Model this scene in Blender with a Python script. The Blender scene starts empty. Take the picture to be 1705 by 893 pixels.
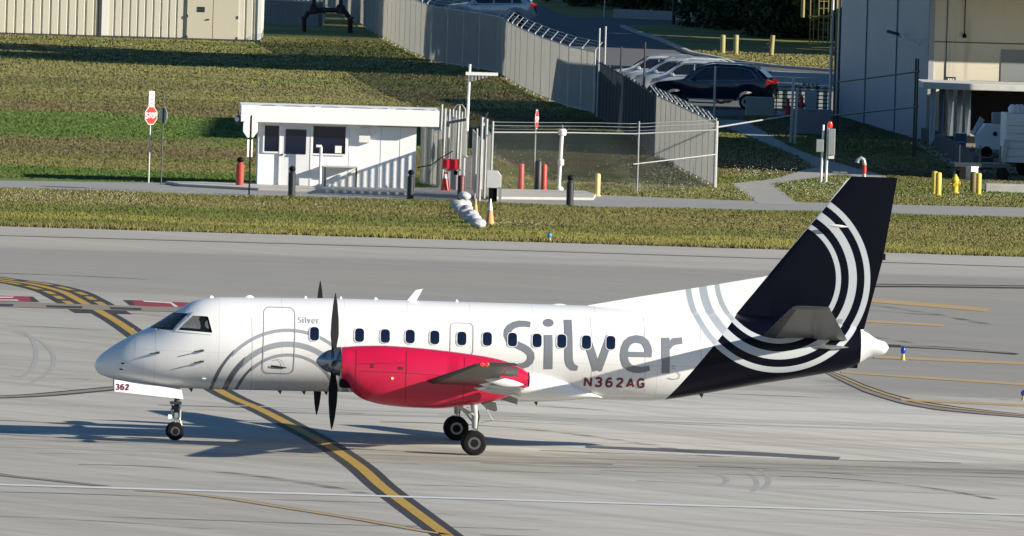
import bpy, bmesh, math, random
import numpy as np
from mathutils import Vector, Matrix
random.seed(7); RNG = np.random.default_rng(7)
SC = bpy.context.scene
COL = SC.collection
R = math.radians
# ---------------------------------------------------------------- camera (long lens from a roof about 20 m up)
F, CH = 24500.0, 19.5                       # focal length in photo pixels (1705 wide), camera height in metres
PITCH, ROLL = math.atan(1012.5/24500), 0.030
cP, sP, cR, sR = math.cos(PITCH), math.sin(PITCH), math.cos(ROLL), math.sin(ROLL)
cam = bpy.data.cameras.new('camera'); camo = bpy.data.objects.new('camera', cam); COL.objects.link(camo)
fw = Vector((0, cP, -sP)); up = Vector((0, sP, cP)); rt = Vector((1, 0, 0))
cx = rt*cR + up*sR; cy = -rt*sR + up*cR; cz = -fw
camo.matrix_world = Matrix(((cx.x, cy.x, cz.x, 0), (cx.y, cy.y, cz.y, 0), (cx.z, cy.z, cz.z, CH), (0, 0, 0, 1)))
cam.sensor_width = 36; cam.lens = F/1705*36; cam.clip_start = 5; cam.clip_end = 6000
SC.camera = camo
# ---------------------------------------------------------------- light
SUN_EL, SUN_AZ = 19.0, 21.0                 # elevation; degrees from +X towards the camera
sd = Vector((math.cos(R(SUN_EL))*math.cos(R(SUN_AZ)), -math.cos(R(SUN_EL))*math.sin(R(SUN_AZ)), math.sin(R(SUN_EL))))
W = bpy.data.worlds.new('World'); SC.world = W; W.use_nodes = True
wn = W.node_tree; bg = wn.nodes['Background']
sky = wn.nodes.new('ShaderNodeTexSky'); sky.sky_type = 'NISHITA'; sky.sun_disc = False
sky.sun_elevation = R(SUN_EL); sky.sun_rotation = math.atan2(sd.x, sd.y); sky.air_density = 1.0; sky.dust_density = 0.15; sky.ozone_density = 4.0
hs = wn.nodes.new('ShaderNodeHueSaturation'); hs.inputs['Saturation'].default_value = 1.12; wn.links.new(sky.outputs[0], hs.inputs['Color']); wn.links.new(hs.outputs[0], bg.inputs[0]); bg.inputs[1].default_value = 0.060
sl = bpy.data.lights.new('sun', 'SUN'); sl.energy = 5.0; sl.angle = R(0.53); sl.color = (1.0, 0.915, 0.765)
slo = bpy.data.objects.new('sun', sl); COL.objects.link(slo); slo.rotation_euler = sd.to_track_quat('Z', 'Y').to_euler()
slo.location = (60, -40, 60)
SC.view_settings.view_transform = 'Standard'; SC.view_settings.look = 'None'
SC.view_settings.exposure = 0.82; SC.view_settings.gamma = 1.0
SC.cycles.max_bounces = 6; SC.cycles.transparent_max_bounces = 12; SC.cycles.use_denoising = True

# ---------------------------------------------------------------- pixel helpers: a photo pixel to a real point
def ray(px, py):
    du, dv = px-852.5, py-446.5
    u = du*cR + dv*sR; v = -du*sR + dv*cR
    return fw*F + rt*u - up*v
def G(px, py, z=0.0):
    d = ray(px, py); t = (z-CH)/d.z
    return Vector((d.x*t, d.y*t, z))
def PY(px, py, Y):
    d = ray(px, py); t = Y/d.y
    return Vector((d.x*t, Y, CH+d.z*t))
def hgt(px, py, base):                       # height of pixel py above a ground point
    return PY(px, py, base.y).z

# ---------------------------------------------------------------- mesh helpers
class MB:
    def __init__(s): s.v = []; s.f = []
    def add(s, vs, fs):
        o = len(s.v); s.v += [tuple(v) for v in vs]; s.f += [tuple(i+o for i in f) for f in fs]; return s
    def box(s, c, d, rz=0.0, ry=0.0):
        hx, hy, hz = d[0]/2, d[1]/2, d[2]/2
        M = Matrix.Translation(c) @ Matrix.Rotation(rz, 4, 'Z') @ Matrix.Rotation(ry, 4, 'Y')
        vs = [M @ Vector((x*hx, y*hy, z*hz)) for x in (-1, 1) for y in (-1, 1) for z in (-1, 1)]
        return s.add(vs, [(0, 1, 3, 2), (4, 6, 7, 5), (0, 4, 5, 1), (2, 3, 7, 6), (0, 2, 6, 4), (1, 5, 7, 3)])
    def loft(s, secs, close=True, cap=True):
        n = len(secs[0]); o = len(s.v)
        for q in secs: s.v += [tuple(p) for p in q]
        m = n if close else n-1
        for i in range(len(secs)-1):
            for j in range(m):
                k = (j+1) % n
                s.f.append((o+i*n+j, o+i*n+k, o+(i+1)*n+k, o+(i+1)*n+j))
        if cap and close:
            s.f.append(tuple(o+j for j in range(n))[::-1]); s.f.append(tuple(o+(len(secs)-1)*n+j for j in range(n)))
        return s
    def tube(s, p0, p1, r0, r1=None, n=12, cap=True):
        return s.path([p0, p1], [r0, r0 if r1 is None else r1], n, cap)
    def path(s, pts, rad, n=8, cap=True):
        pts = [Vector(p) for p in pts]
        if not hasattr(rad, '__len__'): rad = [rad]*len(pts)
        secs = []; prev = None
        for i, p in enumerate(pts):
            t = (pts[min(i+1, len(pts)-1)]-pts[max(i-1, 0)]).normalized()
            a = prev if prev is not None else (Vector((0, 0, 1)) if abs(t.z) < .9 else Vector((1, 0, 0)))
            u = t.cross(a).normalized(); w = u.cross(t).normalized(); prev = w
            secs.append([p + (u*math.cos(2*math.pi*k/n) + w*math.sin(2*math.pi*k/n))*rad[i] for k in range(n)])
        return s.loft(secs, True, cap)
    def lathe(s, c, prof, axis='Z', n=24):
        secs = []
        for r, h in prof:
            q = []
            for k in range(n):
                a = 2*math.pi*k/n; x, y = r*math.cos(a), r*math.sin(a)
                p = {'Z': (x, y, h), 'Y': (x, h, y), 'X': (h, x, y)}[axis]
                q.append((c[0]+p[0], c[1]+p[1], c[2]+p[2]))
            secs.append(q)
        return s.loft(secs)
    def prism(s, poly, off):                 # planar polygon of 3-D points extruded by off
        n = len(poly); a = [Vector(p) for p in poly]; b = [p+Vector(off) for p in a]
        return s.add(a+b, [tuple(range(n))[::-1], tuple(range(n, 2*n))] + [(i, (i+1) % n, n+(i+1) % n, n+i) for i in range(n)])
    def build(s, name, m=None, parent=None, smooth=False, bevel=0, seg=2, angle=40):
        me = bpy.data.meshes.new(name); me.from_pydata(s.v, [], s.f); me.update()
        bm = bmesh.new(); bm.from_mesh(me)
        bmesh.ops.recalc_face_normals(bm, faces=bm.faces)
        if bevel:
            ed = [e for e in bm.edges if len(e.link_faces) == 2 and e.calc_face_angle(0) > R(35)]
            bmesh.ops.bevel(bm, geom=ed, offset=bevel, segments=seg, affect='EDGES', profile=.6)
        bm.to_mesh(me); bm.free()
        if smooth:
            for p in me.polygons: p.use_smooth = True
            me.set_sharp_from_angle(angle=R(angle))
        if m: me.materials.append(m)
        o = bpy.data.objects.new(name, me); COL.objects.link(o)
        if parent: o.parent = parent
        return o
def tag(o, label=None, cat=None, group=None, kind=None):
    if label: o['label'] = label
    if cat: o['category'] = cat
    if group: o['group'] = group
    if kind: o['kind'] = kind
    return o
def thing(name, label, cat, loc=(0, 0, 0), rz=0.0, group=None):
    o = bpy.data.objects.new(name, None); COL.objects.link(o); o.location = loc; o.rotation_euler = (0, 0, rz)
    o.empty_display_size = .3
    return tag(o, label, cat, group)
def kids(o): return [c for c in bpy.data.objects if c.parent == o]
def dup(o, parent=None):
    c = o.copy(); COL.objects.link(c); c.parent = parent
    for k in kids(o): dup(k, c)
    return c
def copy_at(o, loc, label=None, rz=None, scale=None):
    c = dup(o); c.location = loc
    if rz is not None: c.rotation_euler = (0, 0, rz)
    if scale: c.scale = (scale,)*3 if not hasattr(scale, '__len__') else scale
    if label: c['label'] = label
    return c

# ---------------------------------------------------------------- materials
class NT:
    def __init__(s, name):
        s.m = bpy.data.materials.new(name); s.m.use_nodes = True; s.t = s.m.node_tree; s.n = s.t.nodes; s.l = s.t.links
        s.b = s.n['Principled BSDF']
    def set(s, sock, v):
        if hasattr(v, 'is_output') or isinstance(v, bpy.types.NodeSocket): s.l.new(v, sock)
        elif v is not None:
            if hasattr(v, '__len__') and len(v) == 3 and sock.type == 'RGBA': v = (*v, 1)
            sock.default_value = v
    def M(s, op, a, b=None, c=None, clamp=False):
        n = s.n.new('ShaderNodeMath'); n.operation = op; n.use_clamp = clamp
        for i, v in enumerate((a, b, c)): s.set(n.inputs[i], v)
        return n.outputs[0]
    def xyz(s, kind='Object'):
        t = s.n.new('ShaderNodeTexCoord'); x = s.n.new('ShaderNodeSeparateXYZ'); s.l.new(t.outputs[kind], x.inputs[0]); return t.outputs[kind], x.outputs
    def pos(s):
        t = s.n.new('ShaderNodeNewGeometry'); x = s.n.new('ShaderNodeSeparateXYZ'); s.l.new(t.outputs['Position'], x.inputs[0]); return t.outputs['Position'], x.outputs
    def noise(s, vec, scale, detail=4, rough=.55, stretch=None, dist=0):
        if stretch:
            mp = s.n.new('ShaderNodeMapping'); mp.inputs['Scale'].default_value = stretch; s.l.new(vec, mp.inputs[0]); vec = mp.outputs[0]
        n = s.n.new('ShaderNodeTexNoise'); s.l.new(vec, n.inputs['Vector']); n.inputs['Scale'].default_value = scale
        n.inputs['Detail'].default_value = detail; n.inputs['Roughness'].default_value = rough; n.inputs['Distortion'].default_value = dist
        return n.outputs[0]
    def ramp(s, fac, stops):
        n = s.n.new('ShaderNodeValToRGB'); s.set(n.inputs[0], fac); e = n.color_ramp.elements
        while len(e) < len(stops): e.new(.5)
        for k, (p, c) in zip(e, stops):
            k.position = p; k.color = (*c, 1) if hasattr(c, '__len__') else (c, c, c, 1)
        return n.outputs[0]
    def mix(s, fac, a, b, mode='MIX'):
        n = s.n.new('ShaderNodeMix'); n.data_type = 'RGBA'; n.blend_type = mode
        s.set(n.inputs[0], fac); s.set(n.inputs[6], a); s.set(n.inputs[7], b); return n.outputs[2]
    def step(s, v, lo, hi):                  # smooth 0..1 between lo and hi
        n = s.n.new('ShaderNodeMapRange'); n.interpolation_type = 'SMOOTHSTEP'; s.set(n.inputs[0], v)
        n.inputs[1].default_value = lo; n.inputs[2].default_value = hi; return n.outputs[0]
    def bump(s, h, strength=.3, dist=.02):
        n = s.n.new('ShaderNodeBump'); n.inputs['Strength'].default_value = strength; n.inputs['Distance'].default_value = dist
        s.l.new(h, n.inputs['Height']); s.l.new(n.outputs[0], s.b.inputs['Normal'])
    def out(s, col=None, rough=None, metal=None, spec=None):
        s.set(s.b.inputs['Base Color'], col); s.set(s.b.inputs['Roughness'], rough); s.set(s.b.inputs['Metallic'], metal)
        if spec is not None: s.set(s.b.inputs['Specular IOR Level'], spec)
        return s.m
def srgb(r, g, b):
    f = lambda c: (c/255/12.92) if c/255 <= .04045 else ((c/255+.055)/1.055)**2.4
    return (f(r), f(g), f(b))
_mc = {}
def mat(name, col, rough=.5, metal=0., var=.12, scale=6., coat=0., bump=0., emit=0., stretch=None, spec=None):
    if name in _mc: return _mc[name]
    t = NT(name); v, _ = t.xyz()
    n = t.noise(v, scale, 5, .6, stretch)
    c = t.mix(n, tuple(max(0, k*(1-var)) for k in col), tuple(min(1, k*(1+var)) for k in col))
    c2 = t.noise(v, scale*.23, 3, .5)
    t.out(t.mix(t.M('MULTIPLY', t.step(c2, .5, .75), var), c, tuple(k*.7 for k in col)), t.M('ADD', t.M('MULTIPLY', n, .12), rough-.06), metal, spec)
    if coat: t.b.inputs['Coat Weight'].default_value = coat; t.b.inputs['Coat Roughness'].default_value = .06
    if bump: t.bump(n, .5, bump)
    if emit: t.b.inputs['Emission Color'].default_value = (*col, 1); t.b.inputs['Emission Strength'].default_value = emit
    _mc[name] = t.m; return t.m
WHITE = mat('white_paint', (.76, .76, .75), .45, var=.05)
GALV = mat('galvanised_steel', (.42, .43, .44), .45, .55, var=.15)
BLACK = mat('black_paint', (.004, .0045, .006), .6, spec=.12)
DARKM = mat('dark_metal', (.05, .055, .065), .45, .4)
RUBBER = mat('rubber', (.018, .018, .019), .8)
YELLOW = mat('yellow_paint', (.62, .42, .03), .5)
RED = mat('red_paint', (.42, .035, .03), .5)
CONC = mat('kerb_concrete', (.42, .41, .38), .9, var=.2, scale=3)
# ================================================================ GROUND, PAVEMENTS, MARKINGS
def inpoly(px, py, poly):
    r = np.zeros(px.shape, bool); n = len(poly); j = n-1
    for i in range(n):
        xi, yi = poly[i]; xj, yj = poly[j]
        r ^= ((yi > py) != (yj > py)) & (px < (xj-xi)*(py-yi)/((yj-yi) or 1e-9)+xi); j = i
    return r
def gp(pts): return [tuple(G(a, b).xy) for a, b in pts]
def sheet(name, pts, m, z=.004, dens=0):
    p = gp(pts); return tag(MB().add([(a, b, z) for a, b in p], [tuple(range(len(p)))]).build(name, m), kind='structure')
# grass colour shared by the soil and the blades
def grass_mat(name, lift, soil):
    t = NT(name); v, (X, Y, Z) = t.pos()
    a = t.noise(v, .09, 4, .55, (.35, 1, 1)); b = t.noise(v, .9, 5, .7, (.5, 1.6, 1)); c = t.noise(v, 9, 3, .6)
    dry = t.mix(b, (.115*lift, .105*lift, .038*lift), (.165*lift, .15*lift, .055*lift))
    olive = t.mix(b, (.070*lift, .088*lift, .022*lift), (.105*lift, .122*lift, .032*lift))
    col = t.mix(t.step(a, .34, .56), olive, dry)
    brown = t.mix(c, (.075*lift, .055*lift, .030*lift), (.13*lift, .10*lift, .06*lift))
    yb = t.M('ADD', Y, t.M('MULTIPLY', t.M('SUBTRACT', a, .5), 34))
    def band(lo, hi, s=2.5): return t.M('MULTIPLY', t.step(yb, lo-s, lo+s), t.step(yb, hi+s, hi-s))
    wv = t.step(b, .30, .62)
    br = t.M('MULTIPLY', t.M('MAXIMUM', band(563, 583), t.M('MAXIMUM', band(617, 633), t.M('MULTIPLY', band(650, 664), .6))), t.M('ADD', .20, t.M('MULTIPLY', wv, .5)))
    col = t.mix(br, col, brown)
    lush = t.mix(b, (.045*lift, .090*lift, .016*lift), (.065*lift, .125*lift, .022*lift))
    lf = t.step(X, 1.5, -5.0)
    gr = t.M('MULTIPLY', t.M('MAXIMUM', t.M('MULTIPLY', band(583, 618), lf), t.M('MAXIMUM', t.M('MULTIPLY', band(539, 553, 1.5), t.M('MAXIMUM', lf, .25)), t.M('MULTIPLY', band(503, 510), .22))), t.M('ADD', .55, t.M('MULTIPLY', wv, .4)))
    col = t.mix(gr, col, lush)
    col = t.mix(t.M('MULTIPLY', band(496, 502, 1.5), .5), col, (.22*lift, .21*lift, .05*lift))
    if soil: col = t.mix(t.step(c, .62, .75), col, (.09, .075, .05))
    t.out(col, .9 if soil else .7, 0, .15)
    if soil: t.bump(c, .6, .03)
    else:                                    # blades lean: average their facing with the turf's
        gn = t.n.new('ShaderNodeNewGeometry'); va = t.n.new('ShaderNodeVectorMath'); va.operation = 'MULTIPLY_ADD'; t.l.new(gn.outputs['Normal'], va.inputs[0]); va.inputs[1].default_value = (.16, .16, .16); va.inputs[2].default_value = (.12, -.12, .75)
        vn = t.n.new('ShaderNodeVectorMath'); vn.operation = 'NORMALIZE'; t.l.new(va.outputs[0], vn.inputs[0]); t.l.new(vn.outputs[0], t.b.inputs['Normal'])
    return t.m
GR_SOIL, GR_BLADE = grass_mat('grass_ground', 1.75, True), grass_mat('grass_blades', 2.05, False)
MB().add([(-2500, -200, 0), (2500, -200, 0), (2500, 5000, 0), (-2500, 5000, 0)], [(0, 1, 2, 3)]).build('ground', GR_SOIL)['kind'] = 'structure'
# taxiway concrete
t = NT('taxiway_concrete'); v, (X, Y, Z) = t.pos()
n1 = t.noise(v, .05, 5, .6, (.22, 1, 1)); n2 = t.noise(v, .5, 5, .65, (.06, 1, 1), 1.0); n3 = t.noise(v, 14, 3, .6, (.3, 1, 1)); n4 = t.noise(v, .8, 4, .6, (.25, 1.2, 1), .6)
c = t.mix(t.step(n1, .3, .7), (.365, .360, .350), (.425, .420, .408))
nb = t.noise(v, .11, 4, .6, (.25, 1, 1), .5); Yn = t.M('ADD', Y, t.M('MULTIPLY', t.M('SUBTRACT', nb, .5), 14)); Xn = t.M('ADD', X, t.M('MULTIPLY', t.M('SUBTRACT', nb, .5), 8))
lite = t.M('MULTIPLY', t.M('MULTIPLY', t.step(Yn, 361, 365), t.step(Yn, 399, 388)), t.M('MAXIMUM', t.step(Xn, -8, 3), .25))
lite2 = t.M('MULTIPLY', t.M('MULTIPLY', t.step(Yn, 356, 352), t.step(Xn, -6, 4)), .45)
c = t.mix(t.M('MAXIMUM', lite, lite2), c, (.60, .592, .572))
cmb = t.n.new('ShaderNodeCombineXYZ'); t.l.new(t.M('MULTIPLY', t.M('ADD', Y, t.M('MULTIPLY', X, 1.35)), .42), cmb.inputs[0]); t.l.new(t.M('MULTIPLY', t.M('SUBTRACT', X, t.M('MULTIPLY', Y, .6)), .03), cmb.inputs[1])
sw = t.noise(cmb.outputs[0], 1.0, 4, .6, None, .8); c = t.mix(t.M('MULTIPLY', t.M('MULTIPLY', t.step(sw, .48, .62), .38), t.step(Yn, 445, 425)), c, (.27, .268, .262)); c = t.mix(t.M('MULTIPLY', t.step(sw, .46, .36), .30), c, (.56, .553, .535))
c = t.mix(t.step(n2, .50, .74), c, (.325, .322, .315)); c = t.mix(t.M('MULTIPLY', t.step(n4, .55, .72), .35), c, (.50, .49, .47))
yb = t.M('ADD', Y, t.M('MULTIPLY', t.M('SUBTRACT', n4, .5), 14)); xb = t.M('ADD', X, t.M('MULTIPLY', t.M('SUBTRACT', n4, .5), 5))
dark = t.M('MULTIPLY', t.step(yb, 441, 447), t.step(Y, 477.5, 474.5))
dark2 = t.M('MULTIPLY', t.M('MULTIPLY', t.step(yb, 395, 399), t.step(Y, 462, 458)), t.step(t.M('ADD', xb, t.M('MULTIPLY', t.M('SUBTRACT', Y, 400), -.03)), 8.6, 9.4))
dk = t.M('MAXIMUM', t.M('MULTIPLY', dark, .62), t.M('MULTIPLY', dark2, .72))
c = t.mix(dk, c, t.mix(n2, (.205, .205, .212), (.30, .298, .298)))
rub = t.M('MULTIPLY', t.M('MULTIPLY', t.step(Y, 355, 357.5), t.step(Y, 362.5, 360.5)), t.step(t.noise(v, .9, 5, .7, (.03, 1.6, 1)), .42, .62))
c = t.mix(t.M('MULTIPLY', rub, t.M('ADD', .35, t.M('MULTIPLY', t.step(X, -2, 4), .45))), c, (.15, .15, .15))
c = t.mix(t.M('MULTIPLY', n3, .18), c, (.20, .20, .19))
# faint slab joints across the taxiway
jn = t.M('GREATER_THAN', t.M('ABSOLUTE', t.M('SUBTRACT', t.M('FRACT', t.M('MULTIPLY', t.M('ADD', Y, t.M('MULTIPLY', X, .01)), 1/7.6)), .5)), .487); c = t.mix(t.M('MULTIPLY', jn, .22), c, (.16, .16, .16))
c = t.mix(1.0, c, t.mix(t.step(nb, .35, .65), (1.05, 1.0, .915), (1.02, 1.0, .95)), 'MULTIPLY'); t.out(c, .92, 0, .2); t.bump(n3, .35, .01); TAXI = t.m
q = [(-600, -100)] + [(x, 493.3+.25*math.sin(x*.7)+.18*math.sin(x*2.3+1)) for x in np.linspace(-60, 60, 160)] + [(600, -100)]
q = [(-600, -100), (-600, 493.3)] + q[1:-1] + [(600, 493.3), (600, -100)]
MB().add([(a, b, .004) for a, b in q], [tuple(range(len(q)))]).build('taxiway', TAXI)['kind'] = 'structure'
ASPH = NT('road_asphalt'); v, (X, Y, Z) = ASPH.pos(); n_ = ASPH.noise(v, .7, 5, .65, (.15, 1, 1)); n2 = ASPH.noise(v, 12, 3)
ASPH.out(ASPH.mix(ASPH.M('MULTIPLY', n2, .3), ASPH.mix(n_, (.26, .26, .255), (.37, .365, .35)), (.20, .20, .20)), .9, 0, .2); ASPH = ASPH.m
LOT = mat('parking_asphalt', (.13, .133, .14), .9, var=.2, scale=.8, spec=.2)
PATHC = mat('path_concrete', (.33, .325, .305), .9, var=.18, scale=1.2, spec=.2)
road_px = [(-250, 293), (0, 301), (270, 305), (420, 308), (700, 317), (830, 319), (1000, 325), (1240, 335), (1480, 341), (1705, 346), (2100, 357), (2100, 373), (1705, 362), (1400, 354), (1240, 351), (1000, 346), (800, 338), (690, 334), (400, 327), (0, 314), (-250, 307)]
sheet('service_road', road_px, ASPH)
path1 = [(1195, 199), (1243, 201), (1313, 243), (1351, 258), (1420, 279), (1475, 293), (1475, 306), (1408, 292), (1359, 281), (1338, 266), (1256, 231), (1195, 209)]
path2 = [(1352, 279), (1408, 290), (1330, 301), (1289, 307), (1305, 321), (1326, 337), (1330, 342), (1262, 340), (1252, 332), (1218, 306), (1290, 298)]
sheet('footpath', path1, PATHC); sheet('footpath', path2, PATHC, .008)
lot_px = [(690, -60), (800, -40), (870, 0), (955, 30), (1020, 28), (1160, 26), (1160, 40), (1050, 42), (1036, 45), (1060, 55), (1099, 67), (1152, 90), (1220, 103), (1293, 112), (1430, 122), (1430, 150), (1400, 188), (1290, 194), (1195, 194), (1100, 205), (1002, 193), (955, 178), (905, 160), (872, 146), (835, 122), (800, 115), (722, 100), (670, 76), (608, 38)]
sheet('parking_lot', lot_px, LOT)
sheet('concrete_apron', [(1285, 118), (1392, 124), (1396, 188), (1290, 193)], PATHC, .008)
def line_px(name, pts, w, m, z=.008, kind='structure'):
    P = [G(a, b) for a, b in pts]; mb = MB(); secs = []
    # smooth
    Q = []
    for i in range(len(P)-1):
        a, b, c_, d = P[max(i-1, 0)], P[i], P[i+1], P[min(i+2, len(P)-1)]
        for k in range(8):
            u = k/8; Q.append(.5*((2*b)+(-a+c_)*u+(2*a-5*b+4*c_-d)*u*u+(-a+3*b-3*c_+d)*u**3))
    Q.append(P[-1]); N = len(Q)
    for i, p in enumerate(Q):
        tt = (Q[min(i+1, N-1)]-Q[max(i-1, 0)]); tt.z = 0; tt.normalize(); nn = Vector((-tt.y, tt.x, 0))
        w0, w1 = (w, w) if not hasattr(w, '__len__') else w; f = i/(N-1)
        if callable(w0): lo, hi = w0(f), w1(f)
        else: lo, hi = -w0/2, w1/2
        secs.append([(*(p+nn*lo).xy, z), (*(p+nn*hi).xy, z)])
    o = mb.loft(secs, False, False).build(name, m); o['kind'] = kind; return o
YL = mat('marking_yellow', (.42, .26, .035), .8, var=.22, scale=1.5); BK = mat('marking_black', (.022, .022, .026), .8, var=.3, scale=1.2)
FY = mat('marking_faded_yellow', (.44, .31, .14), .85, var=.25, scale=1.5); TAUPE = mat('marking_taupe', (.235, .205, .165), .85, var=.15, scale=1.5)
RD = mat('marking_red', (.26, .02, .035), .8, var=.15, scale=1.0); WL = mat('marking_white', (.62, .63, .64), .8, var=.15, scale=1.0); LB = mat('marking_pale_blue', (.42, .47, .53), .8, var=.1)
SEAM_STREAK = mat('sealant_and_streak', (.10, .10, .115), .8, var=.2)  # dark tone shared by joints, line borders and the streak
main = [(-40, 461), (3, 467), (54, 474), (102, 486), (127, 498), (149, 510), (173, 523), (195, 536), (217, 551), (250, 575), (300, 609), (376, 657), (435, 683), (494.6, 714), (546, 742), (598, 777), (635, 810), (677, 842), (741, 889.6), (800, 935)]
line_px('centreline_border', main[5:], .74, BK); line_px('centreline_border', main[:7], 1.70, BK, .0075); line_px('taxiway_centreline', main, .29, YL, .012)
Pm = [G(a, b) for a, b in main[:6]]
def offs(d0, d1, name, m, z, f0, f1):
    P = [G(a, b) for a, b in main[:6]]; L_ = [0]
    for i in range(5): L_.append(L_[-1]+(P[i+1]-P[i]).length)
    mb = MB(); secs = []
    for k in range(9):
        s = (f0+(f1-f0)*k/8)*L_[-1]; i = max(j for j in range(5) if L_[j] <= s+1e-6); u = (s-L_[i])/(L_[i+1]-L_[i])
        a, b, c_, d = P[max(i-1, 0)], P[i], P[i+1], P[min(i+2, 5)]
        p = .5*((2*b)+(-a+c_)*u+(2*a-5*b+4*c_-d)*u*u+(-a+3*b-3*c_+d)*u**3); tt = (-a+c_)+2*u*(2*a-5*b+4*c_-d)+3*u*u*(-a+3*b-3*c_+d); tt.z = 0; tt.normalize(); nn = Vector((-tt.y, tt.x, 0))
        secs.append([(*(p+nn*d0).xy, z), (*(p+nn*d1).xy, z)])
    return mb.loft(secs, False, False)
for k in range(6):
    for a, b in ((.36, .60), (-.60, -.36)):
        offs(a, b, '', None, .012, k/6, k/6+.115).build('centreline_dash', YL)['kind'] = 'structure'
def strip_px(name, top, bot, m, z=.0085):
    o = MB().add([(*G(a, b).xy, z) for a, b in top+bot[::-1]], [tuple(range(len(top)+len(bot)))]).build(name, m); o['kind'] = 'structure'; return o
strip_px('holding_line', [(-60, 500.5), (0, 502.5), (150, 508), (330, 513.5)], [(-60, 510), (0, 511.5), (150, 516.5), (330, 521)], TAUPE, .015)
for a, b in ((-40, 23), (76, 138), (182, 236)):
    strip_px('holding_line_dash', [(a, 507+a*.03), (b, 507+b*.03)], [(a+3, 510.6+a*.03), (b-2, 510.6+b*.03)], BK, .018)
strip_px('surface_sign_border', [(-60, 491), (55, 494.5), (66, 503.5)], [(-60, 501), (30, 502.5), (60, 503.5)], BK)
strip_px('surface_sign', [(-60, 491.5), (48, 494.5)], [(-60, 501), (52, 503)], RD, .012)
strip_px('surface_sign_symbol', [(-20, 495), (24, 495)], [(-20, 497.2), (20, 497)], WL, .016); strip_px('surface_sign_symbol', [(-20, 499.5), (28, 500)], [(-20, 501), (32, 501.8)], WL, .016)
strip_px('surface_sign_border', [(205, 500.2), (235, 501)], [(216, 509), (235, 509.4)], BK)
strip_px('surface_sign', [(219, 500.4), (300, 504), (340, 505.5)], [(224, 509.2), (291, 512.4), (340, 514)], RD, .012)
strip_px('surface_sign_symbol', [(237, 501.6), (285, 504), (297, 511.8)], [(240, 503.4), (283, 506), (291, 512)], WL, .016)
line_px('curved_line_border', [(-30, 786), (20, 794), (90, 801), (170, 810)], .50, SEAM_STREAK); line_px('curved_line', [(-30, 786), (20, 794), (90, 801), (165, 809.5)], .22, TAUPE, .012)
cl = [(228, 817.5), (300, 822), (380, 831), (480, 847), (600, 866), (700, 884), (745, 891)]
line_px('curved_line_border', cl, .46, SEAM_STREAK); line_px('curved_line', cl, .24, FY, .012)
line_px('lead_in_line_border', [(-30, 663), (60, 659), (140, 652), (215, 645)], .9, BK, .009); line_px('lead_in_line', [(-30, 663), (60, 659), (140, 652), (215, 645)], .45, TAUPE, .013)
line_px('edge_line', [(-60, 806), (0, 808), (600, 826), (1200, 844), (1760, 860)], .62, WL, .015)
line_px('slab_joint', [(390, 676), (800, 691), (1200, 706), (1760, 726)], .30, LB, .010)
line_px('slab_joint', [(-60, 391), (500, 407), (1000, 422), (1460, 437), (1760, 447)], .55, SEAM_STREAK, .010)
rc = [(1330, 596), (1372, 616), (1400, 631), (1440, 650), (1500, 667), (1560, 679), (1640, 687), (1760, 696)]
RT = [(1330, 592), (1378, 616.5), (1410, 628), (1440, 641), (1480, 655), (1530, 668), (1600, 678.5), (1700, 690), (1760, 695)]; RB = [(1330, 601), (1372, 621), (1400, 635.5), (1440, 655), (1500, 673.5), (1560, 684), (1640, 691.5), (1705, 696.5), (1760, 700)]
def lerp_px(A, B, f): 
    xs_ = np.linspace(1335, 1755, 30); a = np.interp(xs_, *zip(*A)); b = np.interp(xs_, *zip(*B)); return [(float(x), float(p*(1-f)+q*f)) for x, p, q in zip(xs_, a, b)]
for f0, f1, mm in ((0, .16, BK), (.16, .36, FY), (.36, .50, BK), (.50, .84, TAUPE), (.84, 1, BK)):
    strip_px('apron_curve', lerp_px(RT, RB, f0), lerp_px(RT, RB, f1), mm)
strip_px('stand_line_border', [(1440, 472.8), (1530, 473.8), (1760, 476.5)], [(1440, 479), (1530, 479), (1760, 482)], BK); strip_px('stand_line', [(1440, 474.5), (1530, 475.3), (1760, 478)], [(1440, 476.6), (1530, 477), (1760, 480)], TAUPE, .012)
strip_px('stand_line', [(1430, 496), (1540, 504.5), (1650, 514.5)], [(1430, 502.5), (1540, 511), (1640, 519.5)], FY, .012)
strip_px('stand_line', [(1430, 533), (1575, 541)], [(1430, 536.5), (1570, 544.5)], FY, .012)
strip_px('stand_line_border', [(1478, 574), (1560, 577.5), (1640, 583), (1698, 589.5)], [(1478, 578.5), (1560, 582), (1640, 587.5), (1690, 591.5)], BK); strip_px('stand_line', [(1500, 575), (1680, 586)], [(1500, 577.5), (1680, 588.5)], TAUPE, .012)
strip_px('stand_line', [(1455, 593), (1760, 606)], [(1455, 597), (1760, 610.5)], FY, .012)
strip_px('stand_line', [(1400, 619), (1760, 642.5)], [(1400, 622), (1760, 646.5)], FY, .012); strip_px('stand_line', [(1500, 665), (1760, 676)], [(1500, 668), (1760, 680)], FY, .012)
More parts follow.
